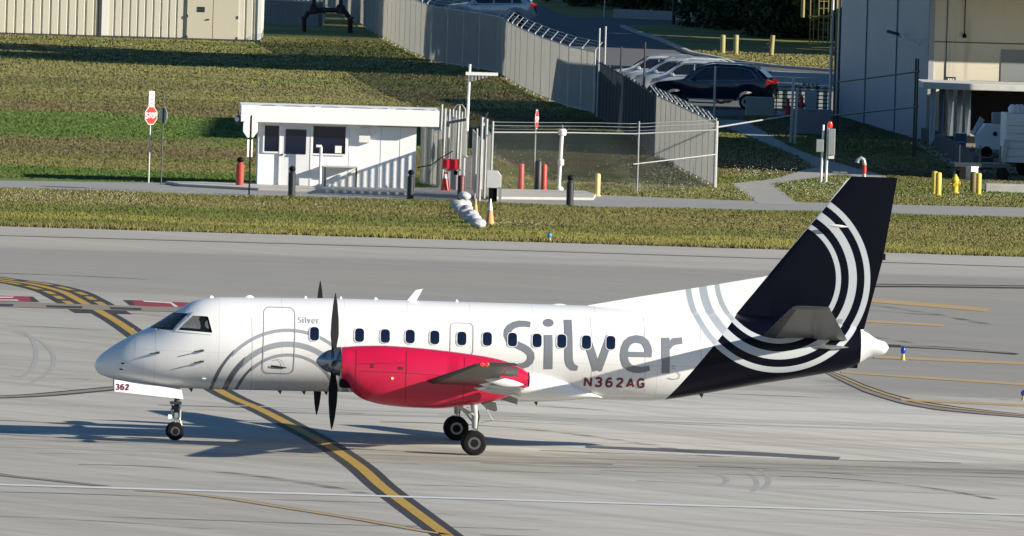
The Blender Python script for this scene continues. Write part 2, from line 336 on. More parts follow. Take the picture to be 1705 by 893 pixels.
# tyre marks: thin smears of rubber, see-through at the edges
t = NT('tyre_mark_rubber'); v, (X, Y, Z) = t.pos(); n_ = t.noise(v, .8, 4, .6, (.3, 1, 1)); t.out((.07, .07, .072), .9)
tr_ = t.n.new('ShaderNodeBsdfTransparent'); mx = t.n.new('ShaderNodeMixShader'); t.l.new(t.M('MULTIPLY', t.step(n_, .38, .70), .55), mx.inputs[0]); t.l.new(tr_.outputs[0], mx.inputs[1]); t.l.new(t.b.outputs[0], mx.inputs[2]); t.l.new(mx.outputs[0], t.n['Material Output'].inputs[0]); TM = t.m
def mark(pts, w): line_px('tyre_mark', pts, w, TM, .0055+.0015*random.random())
for y0, x0, x1, w in ((745, -60, 420, .5), (766, 60, 700, .3), (757, 640, 1020, .5), (762, 800, 1420, .45), (753, 420, 800, .3), (768, 1000, 1360, .4), (774, 740, 1000, .3), (783, 1060, 1400, .25), (738, 900, 1600, .4), (752, 1380, 1740, .5), (800, 200, 900, .3), (833, -40, 700, .35), (870, 100, 900, .4), (880, 800, 1700, .35), (722, 500, 1100, .3), (640, -20, 150, .3), (575, 500, 0, .3)):
    if x1 > x0: mark([(x0+(x1-x0)*k/5, y0-13+.0293*(x0+(x1-x0)*k/5)+random.uniform(-1, 1)) for k in range(6)], w)
TM_ = TM; TM = mat('tyre_arc_grey', (.35, .345, .335), .9, var=.1, scale=.6, spec=.1)
for cx_, cy_, rx, ry, a0, a1 in ((30, 590, 30, 38, -100, 110), (-20, 600, 110, 50, -70, 60), (1235, 800, 45, 22, -60, 40), (1200, 806, 60, 26, -60, 30), (1150, 800, 60, 14, -80, 40), (0, 560, 420, 20, 10, 70)):
    mark([(cx_+rx*math.cos(R(a0+(a1-a0)*k/8)), cy_+ry*math.sin(R(a0+(a1-a0)*k/8))) for k in range(9)], .13)
TM = TM_
for k in range(26):                          # faint sweeping streaks
    x = random.uniform(-100, 1500); y = random.uniform(455, 880); l = random.uniform(200, 600); s = random.choice((.02, .04, .09, .11))
    mark([(x+l*j/5, y+(.03+s*(j/5-.2))*l*j/5*.9) for j in range(6)], random.uniform(.15, .5))
strip_px('pavement_streak', [(975, 742.5), (1100, 747), (1240, 752), (1400, 761.5)], [(975, 746.5), (1100, 752.5), (1240, 758.5), (1395, 767)], SEAM_STREAK, .0068)  # thin dark streak across the pavement under the tail
strip_px('pavement_streak', [(985, 747.5), (1240, 760.3), (1312, 763)], [(985, 749), (1240, 762), (1312, 764.5)], WL, .0095)
# kerbed island under the booth and gates
KI = [(275, 306.5), (430, 309), (700, 317), (830, 319), (975, 322.5), (992, 328), (988, 334), (820, 332.5), (690, 326), (560, 322), (430, 318), (300, 311)]
p = gp(KI); MB().prism([(a, b, .004) for a, b in p], (0, 0, .10)).build('kerb_island', CONC, bevel=.02)['kind'] = 'structure'
# grass blades (uncountable): near strip long, mown field short
def blades():
    ex_ = [gp(road_px), gp(path1), gp(path2), gp(lot_px), p]
    P = []
    for (y0, y1, dn, h) in ((493.2, 500, 170, .14), (500, 528.5, 110, .085), (538, 575, 60, .06), (575, 640, 26, .06), (640, 745, 10, .07)):
        hw = y1*.0352+1; n = int((y1-y0)*2*hw*dn); x = RNG.uniform(-hw, hw, n); y = RNG.uniform(y0, y1, n)
        P.append(np.stack([x, y, np.full(n, h)], 1))
    P = np.concatenate(P); k = np.zeros(len(P), bool)
    for q in ex_: k |= inpoly(P[:, 0], P[:, 1], q)
    P = P[~k]; n = len(P)
    cl_ = .5+.5*np.sin(P[:, 0]*.9+2*np.sin(P[:, 1]*.5))*np.sin(P[:, 1]*.7+1.3*np.sin(P[:, 0]*.4))
    V = []
    for j in range(3):
        a = RNG.uniform(0, 2*np.pi, n); w = RNG.uniform(.008, .022, n)*(P[:, 1]/500)**2; h = P[:, 2]*RNG.uniform(.45, 1.2, n)*(.7+.5*cl_); ox, oy = RNG.normal(0, .09, n), RNG.normal(0, .09, n); lx, ly = RNG.normal(0, .05, n), RNG.normal(0, .05, n)
        X, Y = P[:, 0]+ox, P[:, 1]+oy; dx, dy = np.cos(a)*w, np.sin(a)*w
        V.append(np.stack([X-dx, Y-dy, 0*X, X+dx, Y+dy, 0*X, X+lx, Y+ly, h], 1))
    V = np.concatenate(V).reshape(-1, 3).astype(np.float32); m = len(V)
    me = bpy.data.meshes.new('grass'); me.vertices.add(m); me.vertices.foreach_set('co', V.ravel())
    me.loops.add(m); me.loops.foreach_set('vertex_index', np.arange(m, dtype=np.int32)); me.polygons.add(m//3)
    me.polygons.foreach_set('loop_start', np.arange(0, m, 3, dtype=np.int32)); me.polygons.foreach_set('loop_total', np.full(m//3, 3, np.int32))
    me.update(); me.validate(); me.materials.append(GR_BLADE); o = bpy.data.objects.new('grass', me); COL.objects.link(o)
    tag(o, 'rough mown grass, olive and green with dry brown patches', 'grass', kind='stuff')
blades()
def flowers():
    zones = [([(0, 318), (60, 316), (700, 338), (700, 352), (300, 352), (0, 340)], 260), ([(0, 320), (240, 325), (240, 345), (0, 338)], 200), ([(1200, 280), (1340, 268), (1355, 285), (1230, 302)], 260), ([(1290, 308), (1420, 298), (1420, 335), (1330, 334)], 260), ([(820, 245), (1085, 245), (1180, 300), (1180, 315), (820, 315)], 420), ([(1060, 318), (1250, 315), (1240, 333), (1060, 326)], 90), ([(1480, 318), (1705, 322), (1705, 343), (1490, 336)], 140), ([(1000, 350), (1705, 366), (1705, 395), (1000, 380)], 60)]
    mb = MB()
    for q, n in zones:
        xs_, ys_ = [a for a, b in q], [b for a, b in q]; P = np.stack([RNG.uniform(min(xs_), max(xs_), n*2), RNG.uniform(min(ys_), max(ys_), n*2)], 1); k = inpoly(P[:, 0], P[:, 1], q); P = P[k][:n]
        for a, b in P:
            g = G(a, b); z = RNG.uniform(.06, .17); s = RNG.uniform(.010, .024)
            mb.add([(g.x-s, g.y, z), (g.x, g.y-s, z+s*.3), (g.x+s, g.y, z), (g.x, g.y+s, z+s*.5), (g.x, g.y, z+s), (g.x, g.y, z-s)], [(0, 1, 4), (1, 2, 4), (2, 3, 4), (3, 0, 4), (0, 5, 1), (1, 5, 2), (2, 5, 3), (3, 5, 0)])
    tag(mb.build('wildflowers', mat('flower_white', (.50, .50, .42), .8)), 'small white wildflowers dotted through the grass', 'wildflowers', kind='stuff')
flowers()
# ================================================================ THE AIRCRAFT
YAW = R(4.0)
PO = G(773, 745.5)
ex = Vector((math.cos(YAW), math.sin(YAW), 0)); ey = Vector((-math.sin(YAW), math.cos(YAW), 0))
def L(px, py, lat=0.0):                      # pixel to aircraft (x aft, z up) in the plane y = lat
    d = ray(px, py); o = Vector((0, 0, CH)) - PO
    t = (lat - o.dot(ey))/d.dot(ey); p = o + d*t
    return p.dot(ex), p.z
plane = thing('turboprop_airliner', 'white twin-propeller airliner with navy tail and red engine taxiing on the concrete', 'aircraft', PO, YAW)
def curve(pts, lat=0.0):
    q = sorted(L(a, b, lat) for a, b in pts); xs = [p[0] for p in q]; zs = [p[1] for p in q]
    n = len(xs); d = [(zs[i+1]-zs[i])/max(1e-6, xs[i+1]-xs[i]) for i in range(n-1)]
    m = [d[0]] + [0 if d[i-1]*d[i] <= 0 else 2*d[i-1]*d[i]/(d[i-1]+d[i]) for i in range(1, n-1)] + [d[-1]]
    def f(x):
        if x <= xs[0]: return zs[0]
        if x >= xs[-1]: return zs[-1]
        i = max(k for k in range(n-1) if xs[k] <= x); h = xs[i+1]-xs[i]; t = (x-xs[i])/h
        return (2*t**3-3*t*t+1)*zs[i]+(t**3-2*t*t+t)*h*m[i]+(-2*t**3+3*t*t)*zs[i+1]+(t**3-t*t)*h*m[i+1]
    return f
ftop = curve([(157, 608), (162, 597), (180.6, 581), (214, 561), (251, 543.5), (289.6, 519.5), (302.5, 511.5), (321, 502), (341, 497), (370, 495), (458, 496), (574, 497.5), (760, 502.5), (960, 508.5), (1200, 520), (1350, 533), (1430, 545), (1446, 555), (1460, 565), (1473, 569), (1479.5, 577)])
fbot = curve([(157, 610), (162, 620), (173, 626), (188, 631), (228, 638), (273, 644), (310, 646.5), (361, 648.5), (460, 650.5), (576, 653), (760, 658), (960, 664), (1040, 667), (1078, 668), (1104, 666), (1175, 655), (1267, 639), (1350, 626), (1426, 609), (1434, 599), (1473, 589), (1479.5, 580)])
X0 = L(157, 609)[0]; X1 = L(1479.5, 578)[0]
xa, xb_ = L(1040, 600)[0], L(1425, 580)[0]
def fhw(x):
    t = (x-X0)/3.5
    a = 1.155*(1-(1-t)**2)**.60 if t < 1 else 1.155
    if t < 0: a = 0
    if x > xa:
        s = min(1, (x-xa)/(xb_-xa)); a = 1.155 - (1.155-.36)*(s**1.5)
        if x > xb_:
            s = min(1, (x-xb_)/(X1-xb_)); a = .36 - .06*s; 
            if s > .8: a *= math.sqrt(max(0, 1-((s-.8)/.2)**2))*.95+.05
    return max(a, .012)
def fsec(x, inset=0.0, n=96):
    zt, zb = ftop(x)-inset, fbot(x)+inset; zc = (zt+zb)/2; hh = max((zt-zb)/2, .01); hw = max(fhw(x)-inset, .01)
    return [(x, -hw*math.cos(2*math.pi*k/n), zc+hh*math.sin(2*math.pi*k/n)) for k in range(n)]
def S(x, z, off=.006):                       # port-side skin of the fuselage
    zt, zb = ftop(x), fbot(x); zc = (zt+zb)/2; hh = (zt-zb)/2
    q = max(0, 1-((z-zc)/hh)**2)
    return -fhw(x)*math.sqrt(q)-off
xs = [X0 + 3.6*(k/26)**1.9 for k in range(26)] + list(np.linspace(X0+3.6, X1-.5, 44)) + [X1-.5+.5*(1-(1-k/8)**2) for k in range(1, 9)]
# --- livery paint: white, navy tail, grey rings
lv = NT('aircraft_livery'); vec, (X, Y_, Z) = lv.xyz()
A0 = L(1104.5, 666); B0 = L(1279.5, 458); sl_ = (B0[0]-A0[0])/(B0[1]-A0[1])
d_ = lv.M('SUBTRACT', X, lv.M('ADD', lv.M('MULTIPLY', lv.M('SUBTRACT', Z, A0[1]), sl_), A0[0]))
navy = lv.M('MULTIPLY', lv.M('GREATER_THAN', d_, 0.0), lv.M('LESS_THAN', X, lv.M('ADD', lv.M('MULTIPLY', lv.M('GREATER_THAN', Z, L(1440, 549)[1]), 3), L(1431, 600)[0])))
PX = 1/67.4
def ring(c, r, w, ext=None):
    dx = lv.M('SUBTRACT', X, c[0]); dz = lv.M('SUBTRACT', Z, c[1])
    d = lv.M('SQRT', lv.M('ADD', lv.M('MULTIPLY', dx, dx), lv.M('MULTIPLY', dz, dz)))
    if ext is not None:                      # lower-left leg of the ring: wider, darker, set slightly outwards
        e_ = lv.M('ADD', dx, lv.M('MULTIPLY', dz, -.30))
        leg = lv.M('LESS_THAN', e_, -ext)
        sw = lv.M('MULTIPLY', leg, lv.step(e_, -ext-.05, -ext-.45))
        d = lv.M('SUBTRACT', d, lv.M('MULTIPLY', leg, .02)); ww = lv.M('ADD', lv.M('MULTIPLY', sw, .035), lv.M('SUBTRACT', w/2, lv.M('MULTIPLY', leg, .008)))
    else: ww, leg = w/2, None
    return lv.M('LESS_THAN', lv.M('ABSOLUTE', lv.M('SUBTRACT', d, r)), ww), leg
c1 = L(474.3, 671.6); c2 = L(1294.6, 464.2)
fr = [ring(c1, 125*PX, .085, 1.75), ring(c1, 102*PX, .14, 1.42), ring(c1, 84*PX, .080, 1.15)]
front = lv.M('MAXIMUM', lv.M('MAXIMUM', fr[0][0], fr[1][0]), fr[2][0]); frontleg = lv.M('MAXIMUM', lv.M('MULTIPLY', fr[0][0], fr[0][1]), lv.M('MAXIMUM', lv.M('MULTIPLY', fr[1][0], fr[1][1]), lv.M('MULTIPLY', fr[2][0], fr[2][1])))
tr = [ring(c2, 150.5*PX, .145)[0], ring(c2, 126*PX, .20)[0], ring(c2, 102*PX, .125)[0]]
tail = lv.M('MAXIMUM', lv.M('MAXIMUM', tr[0], tr[1]), tr[2])
nz = lv.noise(vec, .9, 4, .6); nf = lv.noise(vec, 5, 4, .6, (1, 1, .25))
base = lv.mix(nz, (.74, .745, .75), (.80, .805, .81))
low = lv.M('MULTIPLY', lv.step(Z, 1.9, 1.0), lv.step(nf, .35, .8))
base = lv.mix(lv.M('MULTIPLY', low, .25), base, (.38, .35, .31))
fx = lv.M('ABSOLUTE', lv.M('SUBTRACT', lv.M('FRACT', lv.M('MULTIPLY', X, 1/1.55)), .5)); sx_ = lv.M('GREATER_THAN', fx, .4945)
fzz = lv.M('ABSOLUTE', lv.M('SUBTRACT', lv.M('FRACT', lv.M('MULTIPLY', lv.M('SUBTRACT', Z, lv.M('MULTIPLY', X, -.004)), 1/.74)), .5)); sz_ = lv.M('GREATER_THAN', fzz, .4925)
base = lv.mix(lv.M('MULTIPLY', lv.M('MAXIMUM', sx_, sz_), .5), base, (.50, .50, .51))
stk = lv.noise(vec, 2.2, 5, .65, (2.2, 1, .22)); base = lv.mix(lv.M('MULTIPLY', lv.M('MULTIPLY', lv.step(stk, .50, .75), lv.step(Z, 3.1, 1.6)), .20), base, (.52, .50, .46))
base = lv.mix(front, base, lv.mix(frontleg, (.30, .32, .36), (.13, .14, .17)))
navc = lv.mix(nz, (.0012, .0018, .006), (.002, .0026, .008))
c = lv.mix(navy, base, navc)
c = lv.mix(tail, c, lv.mix(navy, (.34, .38, .43), (.42, .455, .49)))
lv.out(c, lv.M('ADD', lv.M('MULTIPLY', nf, .1), .27)); lv.set(lv.b.inputs['Coat Weight'], lv.M('SUBTRACT', .25, lv.M('MULTIPLY', navy, .22))); lv.b.inputs['Coat Roughness'].default_value = .12; lv.set(lv.b.inputs['Specular IOR Level'], lv.M('SUBTRACT', .5, lv.M('MULTIPLY', navy, .36)))
LIV = lv.m
CABIN = mat('cockpit_interior', (.012, .013, .016), .8)
def glassmat(name, tint, op):
    m = bpy.data.materials.new(name); m.use_nodes = True; t = m.node_tree
    p = t.nodes['Principled BSDF']; p.inputs['Base Color'].default_value = (*tint, 1); p.inputs['Roughness'].default_value = .04
    tr = t.nodes.new('ShaderNodeBsdfTransparent'); mx = t.nodes.new('ShaderNodeMixShader'); tc = t.nodes.new('ShaderNodeTexCoord'); ns = t.nodes.new('ShaderNodeTexNoise')
    t.links.new(tc.outputs['Object'], ns.inputs['Vector']); ns.inputs['Scale'].default_value = 3
    mr = t.nodes.new('ShaderNodeMapRange'); t.links.new(ns.outputs[0], mr.inputs[0]); mr.inputs[3].default_value = op-.06; mr.inputs[4].default_value = op+.06
    t.links.new(mr.outputs[0], mx.inputs[0]); t.links.new(tr.outputs[0], mx.inputs[1]); t.links.new(p.outputs[0], mx.inputs[2])
    t.links.new(mx.outputs[0], t.nodes['Material Output'].inputs[0]); return m
GLASS = glassmat('cockpit_glass', (.02, .035, .04), .22)
WSG = glassmat('windscreen_glass', (.03, .07, .075), .6)
def poly3(pts, lat=-.55):
    return [(*L(a, b, lat)[:1], L(a, b, lat)[1]) for a, b in pts]
side_p = poly3([(293, 550.5), (304, 539), (320.5, 524.2), (345.5, 525), (348, 527), (354, 552), (353, 555.2), (320, 552.5)], -.8)
wind_p = poly3([(251, 546.5), (268, 532), (283, 521.8), (313, 521.6), (296, 538), (286, 549.2), (270, 548.6)], -.5)
fus = MB().loft([fsec(x) for x in xs]).build('fuselage', LIV, plane, True, angle=50)
cavx = list(np.linspace(L(246, 560)[0], L(392, 560)[0], 24))
cav = MB(); csec = []
for x in cavx:
    q = fsec(x, .07, 48); zf = L(300, 590)[1]
    csec.append([(a, b, max(c_, zf)) for a, b, c_ in q])
cav = cav.loft(csec).build('cavity', CABIN, plane)
def prism_xz(poly, y0, y1):
    return MB().prism([(a, y0, b) for a, b in poly], (0, y1-y0, 0))
def boolean(o, c, op):
    md = o.modifiers.new('b', 'BOOLEAN'); md.object = c; md.operation = op; md.solver = 'EXACT'
    try: md.material_mode = 'TRANSFER'
    except Exception: pass
    dg = bpy.context.evaluated_depsgraph_get(); me = bpy.data.meshes.new_from_object(o.evaluated_get(dg)); o.modifiers.clear(); o.data = me
    return o
def kill(o): bpy.data.objects.remove(o)
cuts = [prism_xz(side_p, -2, -.05), prism_xz(side_p, .05, 2), prism_xz(wind_p, -2, -.05), prism_xz(wind_p, .05, 2)]
boolean(fus, cav, 'DIFFERENCE')
shell_o = MB().loft([fsec(x, .012, 64) for x in cavx]).build('so', GLASS, plane)
shell_i = MB().loft([fsec(x, .030, 64) for x in cavx]).build('si', GLASS, plane)
for o_, s_ in ((shell_o, 1), (shell_i, 1)): pass
cavx2 = [cavx[0]-.05] + cavx[1:-1] + [cavx[-1]+.05]
kill(shell_i); shell_i = MB().loft([fsec(x, .030, 64) for x in cavx2]).build('si', GLASS, plane)
boolean(shell_o, shell_i, 'DIFFERENCE')
for k, c_ in enumerate(cuts):
    co = c_.build('cut', CABIN, plane); boolean(fus, co, 'DIFFERENCE')
    g = shell_o.copy(); g.data = shell_o.data.copy(); COL.objects.link(g); boolean(g, co, 'INTERSECT')
    g.data.materials.clear(); g.data.materials.append(GLASS if k < 2 else WSG)
    for p in g.data.polygons: p.material_index = 0
    g.name = 'cockpit_window' if k < 2 else 'windscreen'; g.parent = plane; kill(co)
kill(cav); kill(shell_o); kill(shell_i)
fus.data.set_sharp_from_angle(angle=R(50))
# white window frames / seals on the skin
def ribbon(mb, pts, w, off=.008, closed=False, sub=.04, cross=2, surf=S):
    P = [Vector(p) for p in pts]
    if closed: P.append(P[0])
    Q = [P[0]]; W_ = [w if not hasattr(w, '__len__') else w[0]]
    for i in range(len(P)-1):
        n = max(1, int((P[i+1]-P[i]).length/sub))
        for k in range(1, n+1):
            Q.append(P[i].lerp(P[i+1], k/n))
            W_.append(w if not hasattr(w, '__len__') else w[i]+(w[(i+1) % len(w)]-w[i])*k/n)
    secs = []; N = len(Q)
    for i in range(N):
        a = Q[i-1] if i else (Q[-2] if closed else Q[0]); b = Q[i+1] if i < N-1 else (Q[1] if closed else Q[-1])
        d0 = (Q[i]-a); d1 = (b-Q[i]); d0 = d0.normalized() if d0.length > 1e-9 else d1.normalized(); d1 = d1.normalized() if d1.length > 1e-9 else d0
        t = (d0+d1); t = t.normalized() if t.length > .05 else d0
        nn = Vector((-t.y, t.x)); k_ = 1/max(.55, abs(nn.dot(Vector((-d0.y, d0.x)))))
        row = []
        for j in range(cross+1):
            p = Q[i] + nn*k_*W_[i]*(j/cross-.5)
            row.append((p.x, surf(p.x, p.y, off), p.y))
        secs.append(row)
    return mb.loft(secs, False, False)
def rrect(cx_, cz_, w, h, r, n=5):
    q = []
    for sx, sz, a0 in ((1, 1, 0), (-1, 1, 90), (-1, -1, 180), (1, -1, 270)):
        for k in range(n+1):
            a = R(a0+90*k/n); q.append((cx_+sx*(w/2-r)+r*math.cos(a), cz_+sz*(h/2-r)+r*math.sin(a)))
    return q
def patch(mb, poly, off, surf=S, rings=3):   # filled convex patch hugging the skin
    c = Vector((sum(p[0] for p in poly)/len(poly), sum(p[1] for p in poly)/len(poly)))
    vs = [(c.x, surf(c.x, c.y, off), c.y)]; n = len(poly); fs = []
    for k in range(1, rings+1):
        for p in poly:
            q = c.lerp(Vector(p), k/rings); vs.append((q.x, surf(q.x, q.y, off), q.y))
    for j in range(n):
        fs.append((0, 1+j, 1+(j+1) % n))
        for k in range(1, rings):
            a = 1+(k-1)*n; b = 1+k*n; fs.append((a+j, b+j, b+(j+1) % n, a+(j+1) % n))
    return mb.add(vs, fs)
SEAL = mat('door_seal_grey', (.33, .34, .35), .6); FRAMEW = mat('window_frame_white', (.78, .78, .77), .35, var=.03)
PANE = mat('cabin_window_pane', (.006, .010, .03), .08, var=.2, coat=.5)
m = MB()
for pl in (side_p,):
    ribbon(m, pl, .05, .012, True)
m.build('window_frame', FRAMEW, plane)
WX = [(523.6, 556), (598.6, 558.2), (641.5, 559.7), (682.9, 560.5), (723.9, 562), (768.9, 563.8), (811.4, 564.5), (853.2, 565.6), (894.2, 567), (935.2, 568.2), (976.3, 570), (1016.9, 570.8)]
for a, b in WX:
    x, z = L(a, b, -1.1); q = rrect(x, z, .225, .33, .085)
    w_ = patch(MB(), q, .015).build('cabin_window', PANE, plane)
    ribbon(MB(), rrect(x, z, .245, .35, .092), .016, .017, True, cross=1).build('window_surround', FRAMEW, w_)
def px_rrect(x0, y0, x1, y1, r, lat=-1.1):
    a = L(x0, y0, lat); b = L(x1, y1, lat); return rrect((a[0]+b[0])/2, (a[1]+b[1])/2, b[0]-a[0], a[1]-b[1], r)
d1 = ribbon(MB(), px_rrect(440.3, 512.5, 489, 623, .14), .022, .007, True).build('cabin_door', SEAL, plane)
ribbon(MB(), [L(451, 610, -1.1), L(462, 611.5, -1.1), L(477, 613, -1.1)], [.05, .06, .03], .02).build('handle', DARKM, d1)
ribbon(MB(), [L(456, 600, -1.1), L(464, 598, -1.1), L(470, 602, -1.1), L(473, 609, -1.1)], .016, .02).build('handle_recess', SEAL, d1)
ribbon(MB(), px_rrect(750.5, 538, 787, 592, .11), .018, .007, True).build('emergency_exit', SEAL, plane)
m = ribbon(MB(), [L(1112, 630, -1.05), L(1121, 632, -1.05), L(1131, 631, -1.05), L(1133, 624, -1.05), L(1128, 620.5, -1.05)], .018, .012)
ribbon(m, [L(1118, 610, -1.05), L(1124, 610, -1.05)], .02, .012); ribbon(m, [L(1118, 614, -1.05), L(1124, 614, -1.05)], .012, .012)
m.build('service_door_handle', SEAL, plane)
SG = mat('seam_grey', (.5, .5, .5), .6)
for a in (1074, 1168, 420, 985): ribbon(MB(), [L(a, 530 if a < 1100 else 545, -1.1), L(a, 655 if a < 1100 else 600, -1.0)], .010, .005, cross=1).build('panel_seam', SG, plane)
for q in ([(1090, 555), (1168, 557)], [(223, 548), (226, 572), (224, 600)]): ribbon(MB(), [L(a, b, -1.1 if a > 900 else -.6) for a, b in q], .01, .005, cross=1).build('panel_seam', SG, plane)
# --- lettering (stroke outlines hugging the skin)
LETG = NT('lettering_grey'); v_, (a_, b_, c_) = LETG.xyz(); LETG.out(LETG.mix(LETG.noise(v_, 2), (.20, .215, .25), (.25, .27, .30)), .35, .25); LETG = LETG.m
MAROON = mat('registration_maroon', (.14, .012, .05), .4)
def zz(a, b, org=(820, 450), s=2.707): return L(org[0]+a/s, org[1]+b/s, -1.1)
def silver(mb, T, k=1.0, off=.009, n=1):
    W1 = 28/2.707*PX*k; W2 = 36/2.707*PX*k
    ribbon(mb, [T(*p) for p in [(173, 247), (150, 243), (122, 243), (98, 249), (80, 260), (69, 276), (68, 294), (76, 312), (92, 327), (115, 338), (140, 349), (160, 362), (172, 378), (174, 395), (168, 412), (154, 425), (134, 432), (108, 434), (82, 430), (56, 424)]],
           [W1*.85, W1*.9, W1, W1*1.05, W1*1.1, W1*1.15, W1*1.15, W1*1.15, W1*1.15, W1*1.15, W1*1.15, W1*1.15, W1*1.1, W1*1.1, W1*1.05, W1, W1*.95, W1*.9, W1*.8, W1*.6], off)
    ribbon(mb, [T(252, 292), T(252, 446)], W2*1.05, off+.001)
    c = T(255, 239); e = T(279, 239)[0]-c[0]; patch(mb, [(c[0]+e*math.cos(2*math.pi*i/20), c[1]+e*.72*math.sin(2*math.pi*i/20)) for i in range(20)], off)
    ribbon(mb, [T(*p) for p in [(343, 226), (343, 380), (344, 405), (350, 424), (362, 437), (384, 443)]], [W2, W2, W2, W2*.95, W2*.85, W2*.6], off)
    ribbon(mb, [T(422, 296), T(472, 452)], W2*.98, off+.002); ribbon(mb, [T(530, 298), T(476, 452)], W2*.92, off+.001)
    ring_ = [(592, 376), (596, 350), (607, 328), (625, 315), (648, 310), (672, 314), (690, 327), (700, 348), (704, 372)]
    ribbon(mb, [T(*p) for p in ring_], W1*1.2, off); ribbon(mb, [T(592, 373), T(594, 400), T(602, 423), T(618, 440), T(640, 448), T(668, 450), T(708, 443)], [W1*1.2, W1*1.2, W1*1.2, W1*1.15, W1*1.1, W1, W1*.8], off+.001)
    ribbon(mb, [T(604, 378), T(718, 381)], W1*.8, off+.002)
    ribbon(mb, [T(781, 305), T(781, 466)], W2*1.03, off); ribbon(mb, [T(793, 352), T(803, 334), T(820, 322), T(857, 318)], [W1*.7, W1, W1*1.1, W1*1.05], off+.001)
m = MB(); silver(m, lambda a, b: zz(a, b)); m.build('airline_lettering', LETG, plane)
ks = 34.5/((857-56)/2.707)
def small(a, b): return L(497.5+(a-56)/2.707*ks, 528.2+(b-226)/2.707*ks*1.05, -1.1)
m = MB(); silver(m, small, ks, .011); m.build('small_lettering', mat('small_letter_grey', (.4, .41, .43), .5), plane)
GL = {'N': [[(0, 0), (0, 1)], [(0, 1), (.62, 0)], [(.62, 0), (.62, 1)]],
 '3': [[(.03, .86), (.16, .98), (.36, 1), (.54, .9), (.56, .7), (.44, .56), (.24, .53)], [(.24, .53), (.48, .48), (.6, .32), (.55, .1), (.36, 0), (.15, .02), (0, .15)]],
 '6': [[(.54, .88), (.42, .99), (.24, .96), (.08, .76), (.02, .45), (.06, .15), (.22, 0), (.42, .01), (.57, .14), (.59, .36), (.48, .54), (.28, .58), (.1, .46)]],
 '2': [[(.03, .8), (.12, .95), (.32, 1), (.5, .94), (.57, .76), (.5, .56), (.25, .3), (.03, .05)], [(0, .03), (.6, .03)]],
 'A': [[(0, 0), (.34, 1)], [(.34, 1), (.68, 0)], [(.12, .3), (.56, .3)]],
 'G': [[(.6, .82), (.48, .97), (.3, 1), (.12, .9), (.02, .65), (.02, .35), (.12, .1), (.32, 0), (.52, .05), (.62, .2), (.62, .46)], [(.34, .46), (.66, .46)]],
 'P': [[(0, 0), (0, 1)], [(0, .97), (.4, .97), (.56, .85), (.56, .62), (.4, .5), (0, .5)]],
 '1': [[(.3, 0), (.3, 1)], [(.3, 1), (.08, .8)]],
 '0': [[(.3, 0), (.1, .12), (.02, .5), (.1, .88), (.3, 1), (.5, .88), (.58, .5), (.5, .12), (.3, 0)]],
 'S': [[(.56, .86), (.4, .99), (.2, .99), (.05, .86), (.08, .66), (.3, .53), (.52, .4), (.58, .2), (.42, .02), (.2, 0), (.02, .14)]],
 'T': [[(0, .97), (.6, .97)], [(.3, 0), (.3, .97)]], 'O': [[(.3, 0), (.1, .12), (.02, .5), (.1, .88), (.3, 1), (.5, .88), (.58, .5), (.5, .12), (.3, 0)]],
 'D': [[(0, 0), (0, 1)], [(0, .97), (.3, .97), (.55, .75), (.55, .25), (.3, .03), (0, .03)]], 'E': [[(0, 0), (0, 1)], [(0, .97), (.55, .97)], [(0, .5), (.5, .5)], [(0, .03), (.55, .03)]],
 'I': [[(.3, 0), (.3, 1)]], 'R': [[(0, 0), (0, 1)], [(0, .97), (.4, .97), (.56, .85), (.56, .62), (.4, .5), (0, .5)], [(.3, .5), (.58, 0)]], 'C': [[(.58, .82), (.42, 1), (.2, .98), (.04, .7), (.04, .3), (.2, .02), (.42, 0), (.58, .18)]],
 'L': [[(0, 1), (0, 0)], [(0, .03), (.5, .03)]], 'W': [[(0, 1), (.18, 0)], [(.18, 0), (.34, .8)], [(.34, .8), (.5, 0)], [(.5, 0), (.68, 1)]], 'V': [[(0, 1), (.3, 0)], [(.3, 0), (.6, 1)]], 'H': [[(0, 0), (0, 1)], [(.58, 0), (.58, 1)], [(0, .5), (.58, .5)]]}
def text(mb, s, x, z, h, w, surf, pitch=.9, wide=1.0, off=.009, slope=0.0):
    e = 0
    for ch in s:
        for st in GL.get(ch, []):
            e += 1; ribbon(mb, [(x+p[0]*h*wide, z+p[1]*(h-w)+w/2+slope*0) for p in st], w, off+.0004*(e % 3), sub=h/4, cross=1, surf=surf)
        x += h*pitch; z += slope*h*pitch
    return mb
a = L(974.5, 645.5, -1.1); text(MB(), 'N362AG', a[0], a[1], .265, .052, S, .985, .92, .010, -.000).build('registration', MAROON, plane)

# --- belly fairing
FAIR = mat('fairing_white', (.80, .80, .80), .3, var=.04, coat=.3)
xf0, xf1 = L(600, 650)[0], L(1000, 668)[0]; secs = []
for k in range(41):
    t = k/40; x = xf0+(xf1-xf0)*t; s = math.sin(math.pi*min(1, max(0, t)))**.45 if 0 < t < 1 else 0
    e = min(1, t/.25, 1) if t < .25 else min(1, (1-t)/.34); e = math.sin(math.pi/2*max(e, 0))
    zb = fbot(x)+.06 - (.17)*e; zt = fbot(x)+.10+.72*e; hw = .55+.66*e; zc = (zt+zb)/2; hh = (zt-zb)/2
    secs.append([(x, -hw*math.copysign(abs(math.cos(a))**.75, math.cos(a)), zc+hh*math.copysign(abs(math.sin(a))**.8, math.sin(a))) for a in [2*math.pi*j/40 for j in range(40)]])
MB().loft(secs).build('belly_fairing', FAIR, plane, True, angle=60)

